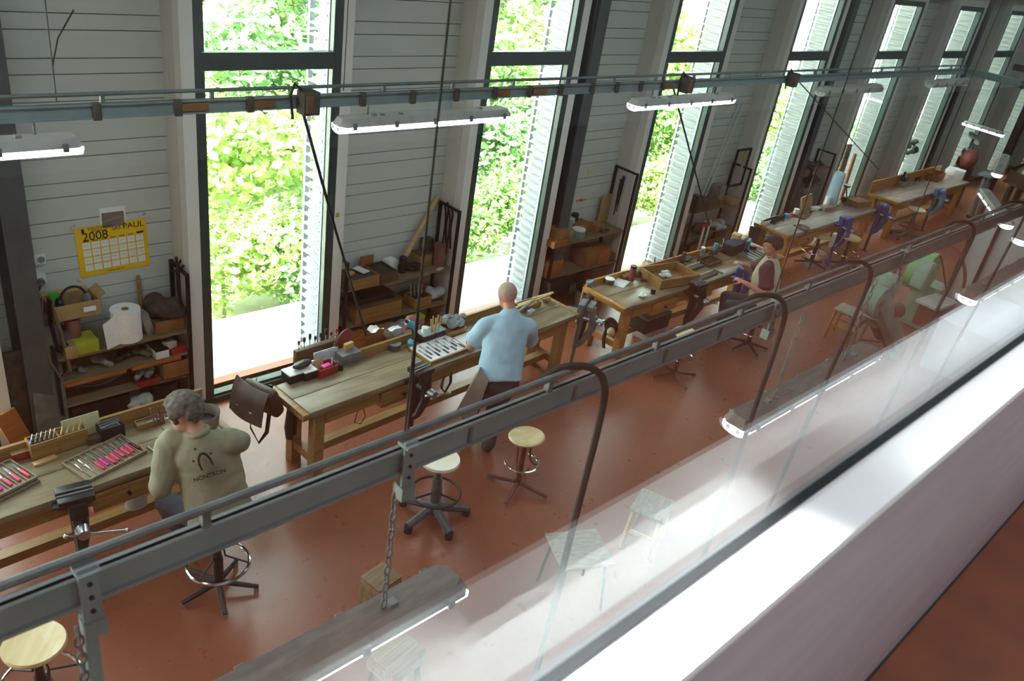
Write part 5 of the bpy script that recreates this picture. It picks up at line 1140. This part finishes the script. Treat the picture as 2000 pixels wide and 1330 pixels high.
MB().box((0,0,.35),(.4,.4,.7),(0,0,0),.02).to('pedestal',Mgreenm,t); q=pz(1830,590,.62)-o; MB().box(q,(.62,.34,.05),(0,0,-.1),.01).to('table',mat('pale_grey_table','#c0c2bd',.5),t); MB().box(q+V((.0,0,-.2)),(.5,.25,.3),(0,0,-.1),.01).to('drawer',mat('rust_brown_motor','#7a4a35'),t)
MB().tube([hcn+V((.05,-.15,.28)),hcn+V((.2,-.2,.1)),q+V((.2,.0,.15))],.012,7).to('hose',Mrubber,t)
t=T('green_machine','dark green machine with a drive belt standing behind the pale panel','machine',(16.9,-2.75,0),0); MB().box((0,0,.5),(.6,.5,1.0),(0,0,0),.03).to('housing',mat('dark_green_enamel','#5f7a62',.5),t); MB().box((-.1,-.26,.8),(.2,.02,.2)).to('plate',Mpaper,t); MB().cyl((.1,.0,1.1),(.5,0,1.1),.12,seg=16).to('motor',mat('dark_green_enamel','#5f7a62'),t)
t=T('wooden_bench','low orange wooden block table between the green machines','table',(15.9,-2.75,0),-.2); MB().box((0,0,.5),(.5,.3,.09),(0,0,0),.01).to('top',Wlight,t); MB().box((0,0,.23),(.4,.22,.45),(0,0,0),.01).to('base',Mgrip,t)
# pale sheet-metal cabinet and partition with dark red jambs
t=T('metal_cabinet','pale lavender grey sheet metal cabinet right of the green machines','cabinet',(12.2,-4.25,0),0); MB().box((0,0,.36),(1.75,.95,.72),(0,0,0),.006).to('body',mat('lavender_grey_metal','#cccdd6',.4,0,'#c2c3cd',2),t); MB().box((0,0,.73),(1.77,.97,.02)).to('top',mat('lavender_grey_metal2','#d6d7e0',.35,0,'#ccced8',2),t)
t=T('partition_panel','pale grey standing partition panel with dark red posts at the right','partition',(13.9,-3.95,0),0)
MB().box((0,0,.95),(.05,1.7,1.7),(0,0,0),.004).to('panel',Mpart,t)
for y in (.87,.55): MB().box((-.03,y,.95),(.06,.05,1.9)).to('post',mat('dark_red_steel','#4a2226'),t)
MB().box((0,0,1.82),(.06,1.75,.05)).to('top_rail',Mdark,t); MB().box((-.03,-.35,.95),(.03,.05,1.8)).to('seam',Mdust,t)
# belts leaning at the panel
tag(MB().ring((13.35,-3.0,.58),.55,.025,40,(math.radians(90),0,math.radians(60)),tseg=6).to('abrasive_belt',mat('red_brown_belt','#7a4038',.8)),'red brown abrasive belt hanging at the pale partition panel','belt')

nth=['first','second','third','fourth','fifth','sixth','seventh','eighth','ninth','tenth','eleventh','twelfth']
rq=random.Random(21); hm=[Wdark,Mredbr,Wbench,Mdust,Mdark]
for k in range(12):
    x=8.35+.19*k; a=rq.uniform(-.5,.5); q=V((x,-1.0+rq.uniform(-.05,.02),Z+.012))
    stick('hand_file','small hand tool lying along the back of the third bench, %s from the left'%nth[k],'tool',q,q+V((.16*math.cos(a),.06*math.sin(a)-.03,.02+.03*(k%3))),.008,[Mbright,Mgreytin,Mdust][k%3],hm[k%5],'tools along the back of the third bench')
for k in range(8):
    x=12.1+.32*k; a=rq.uniform(-.6,.6); q=V((x,-.66+rq.uniform(-.06,.04),Z+.012))
    stick('hand_file','small hand tool lying on the back half of the fourth bench, %s from the left'%nth[k],'tool',q,q+V((.16*math.cos(a),.05*math.sin(a),.02)),.009,[Mbright,Mgreytin][k%2],hm[k%5],'tools on the fourth bench')
for k in range(6):
    x=4.9+.13*k; q=V((x,-1.05+.02*(k%2),Z+.10+.012)); 
for k in range(7):
    x=17.3+.33*k; q=V((x,-.62+.03*(k%2),Z+.012)); a=rq.uniform(-.8,.8)
    stick('hand_file','small hand tool lying by the back board of the fifth bench, %s from the left'%nth[k],'tool',q,q+V((.16*math.cos(a),.05*math.sin(a)-.02,.02)),.009,[Mbright,Mgreytin][k%2],hm[k%5],'tools on the fifth bench')
# ------------------------------------------------------------------ wall things and shelf contents
Yw=niche_d
def onw(x,y): return py(x,y,Yw-.004)
# 2008 wall calendar
TL,TR,BL,BR=onw(147,447),onw(286,425),onw(155,541),onw(291,520)
cx=(TL.x+TR.x+BL.x+BR.x)/4; cw=((TR.x-TL.x)+(BR.x-BL.x))/2; top=(TL.z+TR.z)/2; bot=(BL.z+BR.z)/2; ch=top-bot; cz=(top+bot)/2
t=T('wall_calendar','yellow 2008 wall calendar taped on the white planks at the left','calendar',(cx,Yw-.004,cz)); tilt=math.atan2(TR.z-TL.z,TR.x-TL.x)
t.rotation_euler=(0,-tilt,0)
MB().box((0,-.001,0),(cw,.003,ch)).to('sheet',Myel,t)
def W2(x,z,y=-.0035): return V((x*cw/2,y,z*ch/2))
gx0,gx1,gz0,gz1=-.86,.90,-.80,.40
for i in range(7):
    w=(gx1-gx0)/7; xx=gx0+w*(i+.5)
    mb=MB()
    for r in range(2):
        for k in range(2):
            zz=gz1-(gz1-gz0)*(r*2+k+.5)/4; q=W2(xx,zz); mb.box(q,(w*cw/2*.86,.0012,(gz1-gz0)/4*ch/2*.82))
    mb.to('month_column',Mpaper,t)
    MB().box(W2(xx,.44),(w*cw/2*.6,.0014,.006)).to('month_heading',Mink,t)
for r in range(3):
    for k in range(7): MB().box(W2(gx0+(gx1-gx0)*(k+.5)/7,gz1-(gz1-gz0)*(r+.5)/4+.02,-.0045),((gx1-gx0)/7*cw/2*.6,.0008,.0022)).to('date_line',Mgreytin,t)
bpy.context.view_layer.update()
def ctext(name,body,size,x,z,al='LEFT',m=Mink):
    o=text3d(name,body,size,m,None,W2(x,z,-.0042),(1,0,0),(0,0,1),.0004,al); o.parent=t; return o
ctext('year_print','2008',.105,-.82,.60); ctext('name_print','SAS',.045,.02,.78); ctext('name_print','PAUL',.075,.32,.80); ctext('headline_print','TOUT FAIRE',.036,-.66,.90); ctext('headline_print','MATERIAUX',.024,-.56,.79); ctext('address_print','www.toutfaire.fr',.022,0,-.90,'CENTER')
MB().box(W2(-.78,.86),(.022,.0012,.035)).to('logo_square',Mink,t); MB().box(W2(.80,.47),(.06,.0012,.016)).to('print_bar',Mink,t)
for (x,z) in ((-1.0,1.02),(1.0,1.06),(-.98,-1.04),(1.0,-.98)): MB().box(W2(x*1.02,z*1.03,-.005),(.06,.0016,.03),(0,math.radians(-40 if x*z<0 else 40),0)).to('tape',mat('red_white_tape','#d9c0bd',.6,0,'#b9534e',9,(1,1,1),lo=.45,hi=.55),t)
A_,B_,C_=onw(193,408),onw(244,405),onw(193,440)
t=T('photo_print','small print of a knife on brown ground pinned above the yellow calendar','picture',((A_.x+B_.x)/2,Yw-.004,(A_.z+C_.z)/2-.02)); t.rotation_euler=(0,math.radians(0),0)
MB().box((0,0,0),(B_.x-A_.x,.002,A_.z-C_.z+.05)).to('sheet',Mpaper,t); MB().box((0,-.002,-.015),((B_.x-A_.x)*.86,.002,(A_.z-C_.z)*.9)).to('brown_image',mat('brown_photo','#8a7a6e',.6),t); MB().box((.0,-.0035,-.01),(.15,.001,.012),(0,math.radians(-12),0)).to('knife_image',Mgalv,t)
p=onw(74,505); t=T('wall_socket','white wall socket left of the yellow calendar','socket',p); MB().box((0,-.015,0),(.10,.03,.09),(0,0,0),.005).to('housing',Mpaper,t); MB().cyl((.015,-.03,0),(.015,-.034,0),.028,seg=18).to('dial',Mgalv,t)
p=onw(76,543); t=T('plug_socket','white socket with a grey plug below the wall socket','socket',p); MB().box((0,-.02,.0),(.09,.04,.09),(0,0,0),.008).to('housing',Mpaper,t); MB().cyl((0,-.04,-.005),(0,-.075,-.01),.026,seg=14).to('plug',Mgrip,t); MB().tube([(0,-.06,-.02),(-.03,-.07,-.08),(-.1,-.05,-.11),(-.12,-.05,-.18)],.006,6).to('cord',Mdark,t)
p=onw(1153,332); tag(MB().box((0,0,0),(.09,.002,.12)).to('note_paper',mat('cream_note','#ddd8a8',.8),None,p),'small cream note pinned on the planks right of the second steel column','note')
p=py(1138,372,-.02); t=T('brass_coupling','brass pipe coupling sticking out beside the second steel column','coupling',(7.95,-.05,1.50)); MB().cyl((-.09,0,0),(.09,0,0),.010,seg=10).cyl((-.02,0,0),(.03,0,0),.018,seg=10).to('pipe',Mbrass,t)
tag(MB().box((0,0,0),(.035,.012,.04),(0,0,0),.004).to('green_tag',mat('yellow_green_plastic','#a9ae4e',.6),None,py(660,420,-.005)),'small yellow green tag on the white post right of the first full window','tag')
# niche 1, left of the first window (shelf tops .88 .65 .41 .12)
def sh(x,y,Y,z): 
    q=py(x,y,Y); return V((q.x,Y,z))
q=sh(250,672,.10,.88); t=T('paper_roll','large white paper towel roll on the top shelf below the yellow calendar','paper roll',q); MB().lathe([(.03,.0),(.125,0),(.125,.285),(.03,.285),(.03,0)],seg=36).to('roll',Mpapert,t); MB().lathe([(.024,.002),(.032,.002),(.032,.287),(.024,.287),(.024,.002)],seg=20).to('core',Mcard,t); MB().sheet(lambda a,b:(-.10-.14*a+.02*b,-.075-.07*a,.285-.285*b-.03*a*(1-b*1.2)),8,4,.003).to('loose_sheet',Mpapert,t)
q=sh(165,690,.08,.88); cbox('lime_box','lime green and brown box on the top shelf left of the paper roll','box',q,(.19,.20,.11),Mlime,.02)
q2=V((1.83,.14,.99)); can('pink_tin','faded pink tin standing on the lime green box','tin',q2,.06,.20,Mpinkcan,Mdark)
q=V((1.85,.17,1.19)); obox('cardboard_box','open cardboard box with earmuffs, topmost of the pile left of the paper roll','box',q,(.37,.24,.14),Mcard,.02,.006,flaps=True)
t=T('ear_defenders','black ear defenders lying in the topmost cardboard box','ear defenders',q+V((.02,0,.04))); MB().ring((0,0,.08),.11,.011,24,(math.radians(80),0,.2),0,math.pi).to('headband',Mblack,t); MB().sph((-.11,.0,.06),.05,(.7,1,1.2),14).to('cup',Mblack,t); MB().sph((.11,.02,.05),.05,(.7,1,1.2),14).to('cup',Mgrip,t)
cbox('green_card','bright green card sticking up in the topmost cardboard box','card',q+V((-.11,.08,.05)),(.08,.01,.13),mat('bright_green_card','#52c23c',.7),0)
cbox('white_label','white label on the front of the topmost cardboard box','label',q+V((.10,-.127,.05)),(.10,.003,.045),Mpaper)
q=sh(128,710,.02,.88); cbox('small_carton','small brown and white carton at the left end of the top shelf','carton',q+V((.04,.0,0)),(.09,.14,.11),Mcard,0)
cbox('brown_bag','dark brown bag behind the small carton on the top shelf','bag',V((1.72,.18,.88)),(.15,.2,.17),mat('dusty_brown_bag','#6b615a',.9,bump=.3),.1)
q=V((2.38,.26,.88)); can('spray_bottle','clear spray bottle with a black trigger behind the paper roll','bottle',q,.045,.20,Mgalv,Mblack)
q=V((2.60,.15,.88)); t=obox('offcut_box','brown box crammed with dark odds and ends at the right end of the top shelf','box',q,(.26,.24,.12),Mcardbr,.03,.008,fill=Mdust)
lump('dark heap of leather scraps and rags filling the brown box',q+V((0,.02,.10)),(.28,.22,.22),mat('dark_scraps','#544b45',.9,0,'#3b3431',9,bump=.4),'scrap_heap','scraps',11,12)
stick('wooden_lath','upright wooden lath behind the brown scrap box','lath',V((2.47,.30,.9)),V((2.455,.31,1.35)),.018,Wbench); 
cbox('rolled_pad','rolled grey pad leaning at the left of the scrap box','roll',V((2.44,.10,.885)),(.07,.10,.22),Mgrip,0,rot=(0,math.radians(-14),.1))
# rack right upright with hanging tongs, chain
for k,(x,lab) in enumerate(((2.715,'left one of the dark clamps hanging at the rack end, right of the yellow calendar'),(2.75,'right one of the dark clamps hanging at the rack end, right of the yellow calendar'))):
    t=T('hand_clamp',lab,'clamp',(x,.05+.12*k,1.12)); MB().tube([(0,0,.42),(0,0,.1),(.01,0,0)],.012,7).to('bar',Mdark,t); MB().tube([(-.05,0,.36),(0,0,.33),(.05,0,.39)],.012,6).to('jaw',Mdark,t)
# second shelf of niche 1
for k,(x,w,h,m,lab) in enumerate(((1.72,.10,.09,Mdust,'dark bundle at the left end of the second shelf below the calendar'),(1.84,.16,.07,Mgrip,'stack of folded grey cloths on the second shelf'),(2.02,.14,.09,mat('dusty_white_pad','#aaa69b',.9),'dusty white pads on the second shelf'),(2.20,.17,.12,Mdleather,'dark leather roll in the middle of the second shelf'),(2.37,.11,.09,mat('olive_case','#5d5b45',.7),'olive case on the second shelf right of the leather roll'),(2.50,.12,.10,Mpaper,'black and white carton on the second shelf'),)):
    lump(lab,V((x,.12,.65)),(w,.2,h),m,['cloth_bundle','folded_cloth','white_pads','leather_roll','olive_case','carton'][k],['bundle','cloth','pads','leather roll','case','carton'][k],k+20,6) if k!=5 else cbox('carton',lab,'carton',V((x,.08,.65)),(.12,.2,.09),Mpaper,.05,Mdark)
cbox('red_tray','red plastic tray at the right end of the second shelf below the scrap box','tray',V((2.66,.05,.65)),(.15,.12,.05),Mred,.1); cbox('cream_packet','cream packet lying over the red tray on the second shelf','packet',V((2.60,.06,.705)),(.10,.08,.06),mat('cream_pack','#cfc9ae',.8),.3)
for k,(x,w) in enumerate(((1.95,.55),(2.42,.5))): cbox('wood_strip','orange wooden strip stored under the second shelf edge, %s'%['left one','right one'][k],'strip',V((x,-.01,.595)),(w,.03,.035),Worange,0)
q=V((2.62,.10,.41)); obox('cardboard_box','large brown cardboard box at the right end of the third shelf','box',q,(.24,.24,.17),Mcardbr,0,.008)
q=V((2.36,.05,.41)); obox('red_tray','red tray with rags on the third shelf, left of the brown box','tray',q,(.18,.16,.05),Mred,.06,.006); lump('grey rags lying in the red tray on the third shelf',q+V((0,.03,.03)),(.2,.14,.11),Mcloth,'rag','cloth',31,8)
tag(MB().sheet(lambda a,b:(1.75+.42*a,.03+.1*b,.57-.06*math.sin(a*3.1)),10,4,.004).to('hanging_cloth',Mgrip),'grey cloth sagging under the second shelf at the left','cloth')
cbox('dark_chest','large dark chest on the lower shelf at the left bench niche','chest',V((1.95,.15,.125)),(.5,.28,.22),Mdark,0); can('black_container','black round container on the floor shelf behind the curly head','container',V((2.55,.15,.125)),.13,.2,Mblack); lump('clear bag of scraps on the lowest shelf behind the left bench',V((2.28,.1,.125)),(.22,.2,.2),Mplastic,'scrap_bag','bag',41,7)
# things leaning left of the rack
t=cbox('slate_panel','tall slate grey panel leaning in the niche at the far left','panel',V((1.53,-.06,.0)),(.25,.03,1.18),Mslab,0,rot=(math.radians(-6),math.radians(2),.05))
tag(MB().tube([(1.60,.05,1.45),(1.57,.03,1.25),(1.58,0,.9),(1.64,-.03,.72),(1.72,-.03,.76),(1.70,0,1.1),(1.66,.03,1.38)],.022,7,flat=(.5,1.6)).to('leather_strap',mat('tan_leather','#7d6650',.7)),'tan leather strap loop hanging left of the shelf rack','strap')
tag(MB().tube([(1.66,.06,1.42),(1.64,.04,1.2),(1.66,.02,.95),(1.74,.02,1.0)],.03,7,flat=(.5,1.6)).to('dark_belt',Mdleather),'dark belt hanging beside the tan leather strap','belt')
cbox('orange_board','orange wooden board leaning at the far left behind the left bench','board',V((1.33,-.22,0)),(.16,.03,.62),Worange,0,rot=(math.radians(-8),math.radians(-14),.1))
cbox('dusty_sheet','dark dusty sheet material leaning behind the orange board','sheet',V((1.36,.08,0)),(.2,.05,.95),Mdust,0,rot=(math.radians(-5),0,0))
# niche 2 between the first two windows (.92 .47 .12)
q=V((4.67,.10,.92)); obox('wooden_box','wide wooden box of parts at the left end of the top shelf, second niche','box',q,(.34,.30,.12),Wbench,.03,.012,div=1,fill=Mdust); cbox('paper_packet','white packet lying on the wide wooden box','packet',q+V((.05,.03,.125)),(.10,.17,.012),Mpaper,.25); cbox('soap_block','cream block lying in the wide wooden box','block',q+V((-.10,.0,.115)),(.08,.05,.03),Wpine,.3)
q=V((4.98,.12,.92)); obox('dark_box','dark open box with papers, second on the top shelf of the second niche','box',q,(.24,.30,.11),Wdark,.03,.012,fill=Mblack); cbox('brown_card','brown card standing behind the dark open box','card',q+V((-.08,.17,.0)),(.17,.02,.20),Mcardbr,0)
cbox('white_carton','white carton in the middle of the top shelf, second niche','carton',V((5.17,.22,.92)),(.13,.12,.14),Mpaper,.1); can('black_bottle','black bottle beside the white carton, second niche','bottle',V((5.27,.12,.92)),.045,.19,Mblack,Mdark)
stick('wooden_plank','long pale wooden plank leaning slantwise across the second niche','plank',V((5.32,.22,.95)),V((5.84,.31,1.68)),.028,Wpine)
lump('dark cable coil on the top shelf of the second niche',V((5.42,.10,.92)),(.17,.15,.10),Mdark,'cable_coil','cable',51,7)
q=V((5.60,.20,.92)); cbox('wooden_crate','brown wooden block box right of the leaning plank','box',q,(.18,.16,.17),Wbench,.05,Wdark)
can('clay_pot','dull red brown tin pot at the right of the second niche shelf','pot',V((5.80,.12,.92)),.075,.26,Mclay,Mpinkcan); cbox('dark_casing','dark brown casing behind the brown block box','casing',V((5.72,.28,.92)),(.14,.1,.28),Mdust,.1)
cbox('cream_offcut','cream card offcut at the right front of the top shelf, second niche','offcut',V((5.72,.0,.92)),(.11,.05,.012),mat('cream_pack','#cfc9ae'),.3)
for k,(x,y) in enumerate(((5.80,.05),(5.86,.2))):
    t=T('smith_tongs','dark iron tongs hanging at the right upright of the second niche, %s'%['left pair','right pair'][k],'tongs',(x,y-.06,1.12)); MB().tube([(-.02,0,0),(-.015,0,.3),(-.03,0,.45),(-.05,0,.52)],.011,7).to('arm',Mdark,t); MB().tube([(.03,0,.05),(.0,0,.3),(.01,0,.46),(-.02,0,.55)],.013,7).to('arm',Mdark,t)
q=V((4.90,.14,.47)); cbox('dark_chest','long brown wooden chest on the middle shelf of the second niche','chest',q,(.62,.30,.20),Wbench,.0,Wdark); cbox('flat_case','black flat case lying on the long brown chest','case',q+V((-.02,.02,.20)),(.5,.24,.06),Mblack,.0)
q=V((5.52,.10,.47)); obox('tool_bin','wooden bin with upright tools on the middle shelf, second niche','bin',q,(.26,.20,.13),Wbench,.05,.01,fill=Mdark)
for k in range(4): stick('upright_tool','white-tipped tool standing in the wooden bin of the second niche, %s'%['first','second','third','fourth'][k],'tool',q+V((-.08+.05*k,.02,.08)),q+V((-.10+.055*k,.03,.25)),.009,Mgalv,None,'tools in the wooden bin')
lump('white plastic bag with a red top at the right of the middle shelf',V((5.74,.10,.47)),(.22,.2,.2),Mplastic,'plastic_bag','bag',61,7); lump('red rag on the middle shelf of the second niche',V((5.66,.22,.55)),(.12,.1,.14),Mred,'red_rag','cloth',62,5); lump('grey plastic bag with a green side under the middle shelf',V((5.15,.02,.145)),(.32,.24,.26),Mplastic,'plastic_bag','bag',63,8)
cbox('wooden_crate','brown crate on the lowest shelf of the second niche','crate',V((4.90,.14,.12)),(.5,.28,.24),Wbench,0); cbox('red_brown_crate','red brown slatted crate at the left of the lowest shelf, second niche','crate',V((4.58,.0,.12)),(.2,.22,.26),Worange,0); cbox('pink_carton','pink and yellow carton on the lowest shelf, second niche','carton',V((5.42,.02,.12)),(.18,.2,.28),mat('dusty_pink_card','#a98d84'),.1,Mlime)
# niche 3 (.92 .45 .12)
for k,(x,Y,w,d,h,m,lab,nm) in enumerate(((7.68,.0,.20,.22,.22,Mcardbr,'brown carton before the steel column, third niche','carton'),(7.62,-.05,.26,.16,.09,Worange,'orange brown open box at the left end of the third niche shelf','box'),(7.90,.12,.28,.2,.10,Mcard,'large cardboard box behind the orange box','box'),(8.35,.20,.30,.22,.12,Mcardbr,'wide brown carton in the middle of the third niche shelf','carton'),(8.62,.14,.2,.18,.09,Wbench,'low wooden box right of the wide carton','box'))):
    cbox('cardboard_box' if nm!='box' else 'storage_box',lab,nm,V((x,Y,.92)),(w,d,h),m,.05*k)
can('white_bowl','white bowl on a turquoise pot, third niche','bowl',V((8.15,.05,.92)),.09,.12,mat('turquoise_tin','#6fa7a3',.5),Mpaper); can('dark_bottle','dark bottle with a clear jar behind, third niche','bottle',V((8.32,.30,.92)),.05,.22,Mdark); can('clear_jar','clear jar behind the white bowl, third niche','jar',V((8.2,.28,.92)),.07,.18,Mplastic); lump('dark tools heaped on the right of the third niche shelf',V((8.66,.04,.92)),(.26,.16,.08),Mdust,'tool_heap','tools',71,7)
cbox('brown_paper','brown paper sheet behind the rack end of the third niche','paper',V((8.92,.29,.92)),(.24,.02,.42),Mcard,.1)
for k,(x,y) in enumerate(((8.80,.02),(8.95,.10))):
    t=T('smith_tongs','dark iron tool hanging at the right upright of the third niche, %s'%['left one','right one'][k],'tongs',(x,y,1.15)); MB().tube([(0,0,0),(.0,0,.25),(.0,0,.5)],[.008,.016,.022],7).to('arm',Mdark,t); MB().sph((0,0,.5),.025,seg=8).to('head',Mdark,t)
for k,(x,w,h,m,lab) in enumerate(((7.70,.3,.22,Worange,'orange wooden box under the steel column, third niche'),(8.45,.28,.24,Mcardbr,'dark brown carton on the middle shelf, third niche'),(8.72,.26,.22,Worange,'orange brown box on the middle shelf, third niche'),(8.90,.12,.12,Mdust,'grey tool lump at the right of the middle shelf, third niche'))):
    cbox('storage_box',lab,'box',V((x,.10,.45)),(w,.28,h),m,.02)
cbox('dark_cabinet','dark cabinet on the floor of the third niche','cabinet',V((7.75,.0,.12)),(.4,.3,.30),Mdark,0); can('grey_barrel','grey barrel on the floor in front of the third niche','barrel',V((8.25,-.28,0)),.20,.30,Mgreym,Mdark); lump('crumpled beige rag hanging on the grey barrel',V((8.12,-.36,.28)),(.15,.12,.26),Mcard,'beige_rag','cloth',81,6); cbox('wooden_crate','brown crate on the floor right of the grey barrel','crate',V((8.65,.05,.145)),(.36,.26,.26),Wdark,0)
# niche 4 clutter
for k,(x,Y,z,w,d,h,m,lab) in enumerate(((10.95,.1,.92,.3,.25,.2,Mdust,'dark machine part at the left of the fourth niche shelf'),(11.3,.1,.92,.35,.25,.12,Wdark,'dark wooden box in the middle of the fourth niche shelf'),(11.65,.18,.92,.18,.18,.3,Mgrip,'grey upright thing on the fourth niche shelf'),(11.9,.05,.92,.22,.2,.1,Mcard,'cardboard box at the right of the fourth niche shelf'),(11.2,.05,.5,.4,.25,.2,Mdust,'brown grey bundle on the middle shelf of the fourth niche'),(11.7,.05,.5,.4,.25,.18,Mplastic,'clear bag shape on the middle shelf of the fourth niche'),(11.5,-.05,.0,.9,.25,.3,Worange,'orange planks stacked on the floor of the fourth niche'))):
    if k in (4,5): lump(lab,V((x,Y,z)),(w,d,h),m,['bundle','plastic_bag'][k-4],['bundle','bag'][k-4],90+k,7)
    else: cbox(['machine_part','wooden_box','grey_pad','cardboard_box','','','plank_stack'][k],lab,['part','box','pad','box','','','planks'][k],V((x,Y,z)),(w,d,h),m,.05)
t=T('steel_hanger','dark steel frame with a cloth strip hanging in the fourth niche','frame',(11.98,.1,1.25)); MB().box((-.2,0,.25),(.03,.03,.62)).box((.2,0,.25),(.03,.03,.62)).box((0,0,.55),(.43,.03,.03)).box((0,0,-.05),(.43,.03,.03)).to('frame',Mdark,t); MB().box((.02,-.02,.32),(.06,.01,.42),(0,.1,0)).to('strip',Mcard,t)
for k,(x,lab) in enumerate(((11.02,'left one of the white rods standing in the fourth niche'),(11.16,'right one of the white rods standing in the fourth niche'))): stick('white_rod',lab,'rod',V((x,-.12,.0)),V((x+.03,-.10,.78)),.018,Mpaper)
cbox('red_clamp','small red clamp between the white rods in the fourth niche','clamp',V((11.02,-.14,.72)),(.22,.05,.05),Mred,.2)
for k,(x,lab) in enumerate(((11.6,'left one of the long white rods leaning in the fourth niche'),(11.72,'right one of the long white rods leaning in the fourth niche'))): stick('long_rod',lab,'rod',V((x-.3,.25,.95)),V((x+.2,.32,2.5)),.012,Mwhite)
# niche 5: grey cabinet and tall box beside the blue tub
cbox('grey_cabinet','dark grey cabinet standing behind the fourth bench','cabinet',V((14.6,.12,0)),(.7,.32,.92),Mslab,0)
cbox('folded_board','folded white panel leaning in the fifth niche behind the fourth bench','panel',V((14.1,.08,0)),(.5,.04,1.15),Mwhite,0,rot=(math.radians(-4),0,0))
lump('dark clutter on the upper small shelf by the pale blue tub',V((14.7,.1,1.25)),(.5,.25,.14),Mdust,'clutter','clutter',97,9); lump('dark clutter on the lower small shelf by the pale blue tub',V((14.7,.1,.95)),(.5,.25,.16),mat('dark_scraps','#544b45'),'clutter','clutter',98,9)
cbox('leaning_board','orange brown board leaning on the wall left of the fifth bench','board',V((16.0,.1,0)),(.22,.04,1.55),Wdark,0,rot=(math.radians(-4),math.radians(4),0)); cbox('leaning_board','narrow orange board leaning beside the brown board left of the fifth bench','board',V((16.3,.06,0)),(.10,.04,1.35),Worange,0,rot=(math.radians(-4),math.radians(4),0))
lump('dark leafy clutter hanging behind the fifth bench',V((19.2,.12,.92)),(.5,.2,.8),mat('dark_green_cloth','#4c584b'),'clutter','clutter',99,10)
MB
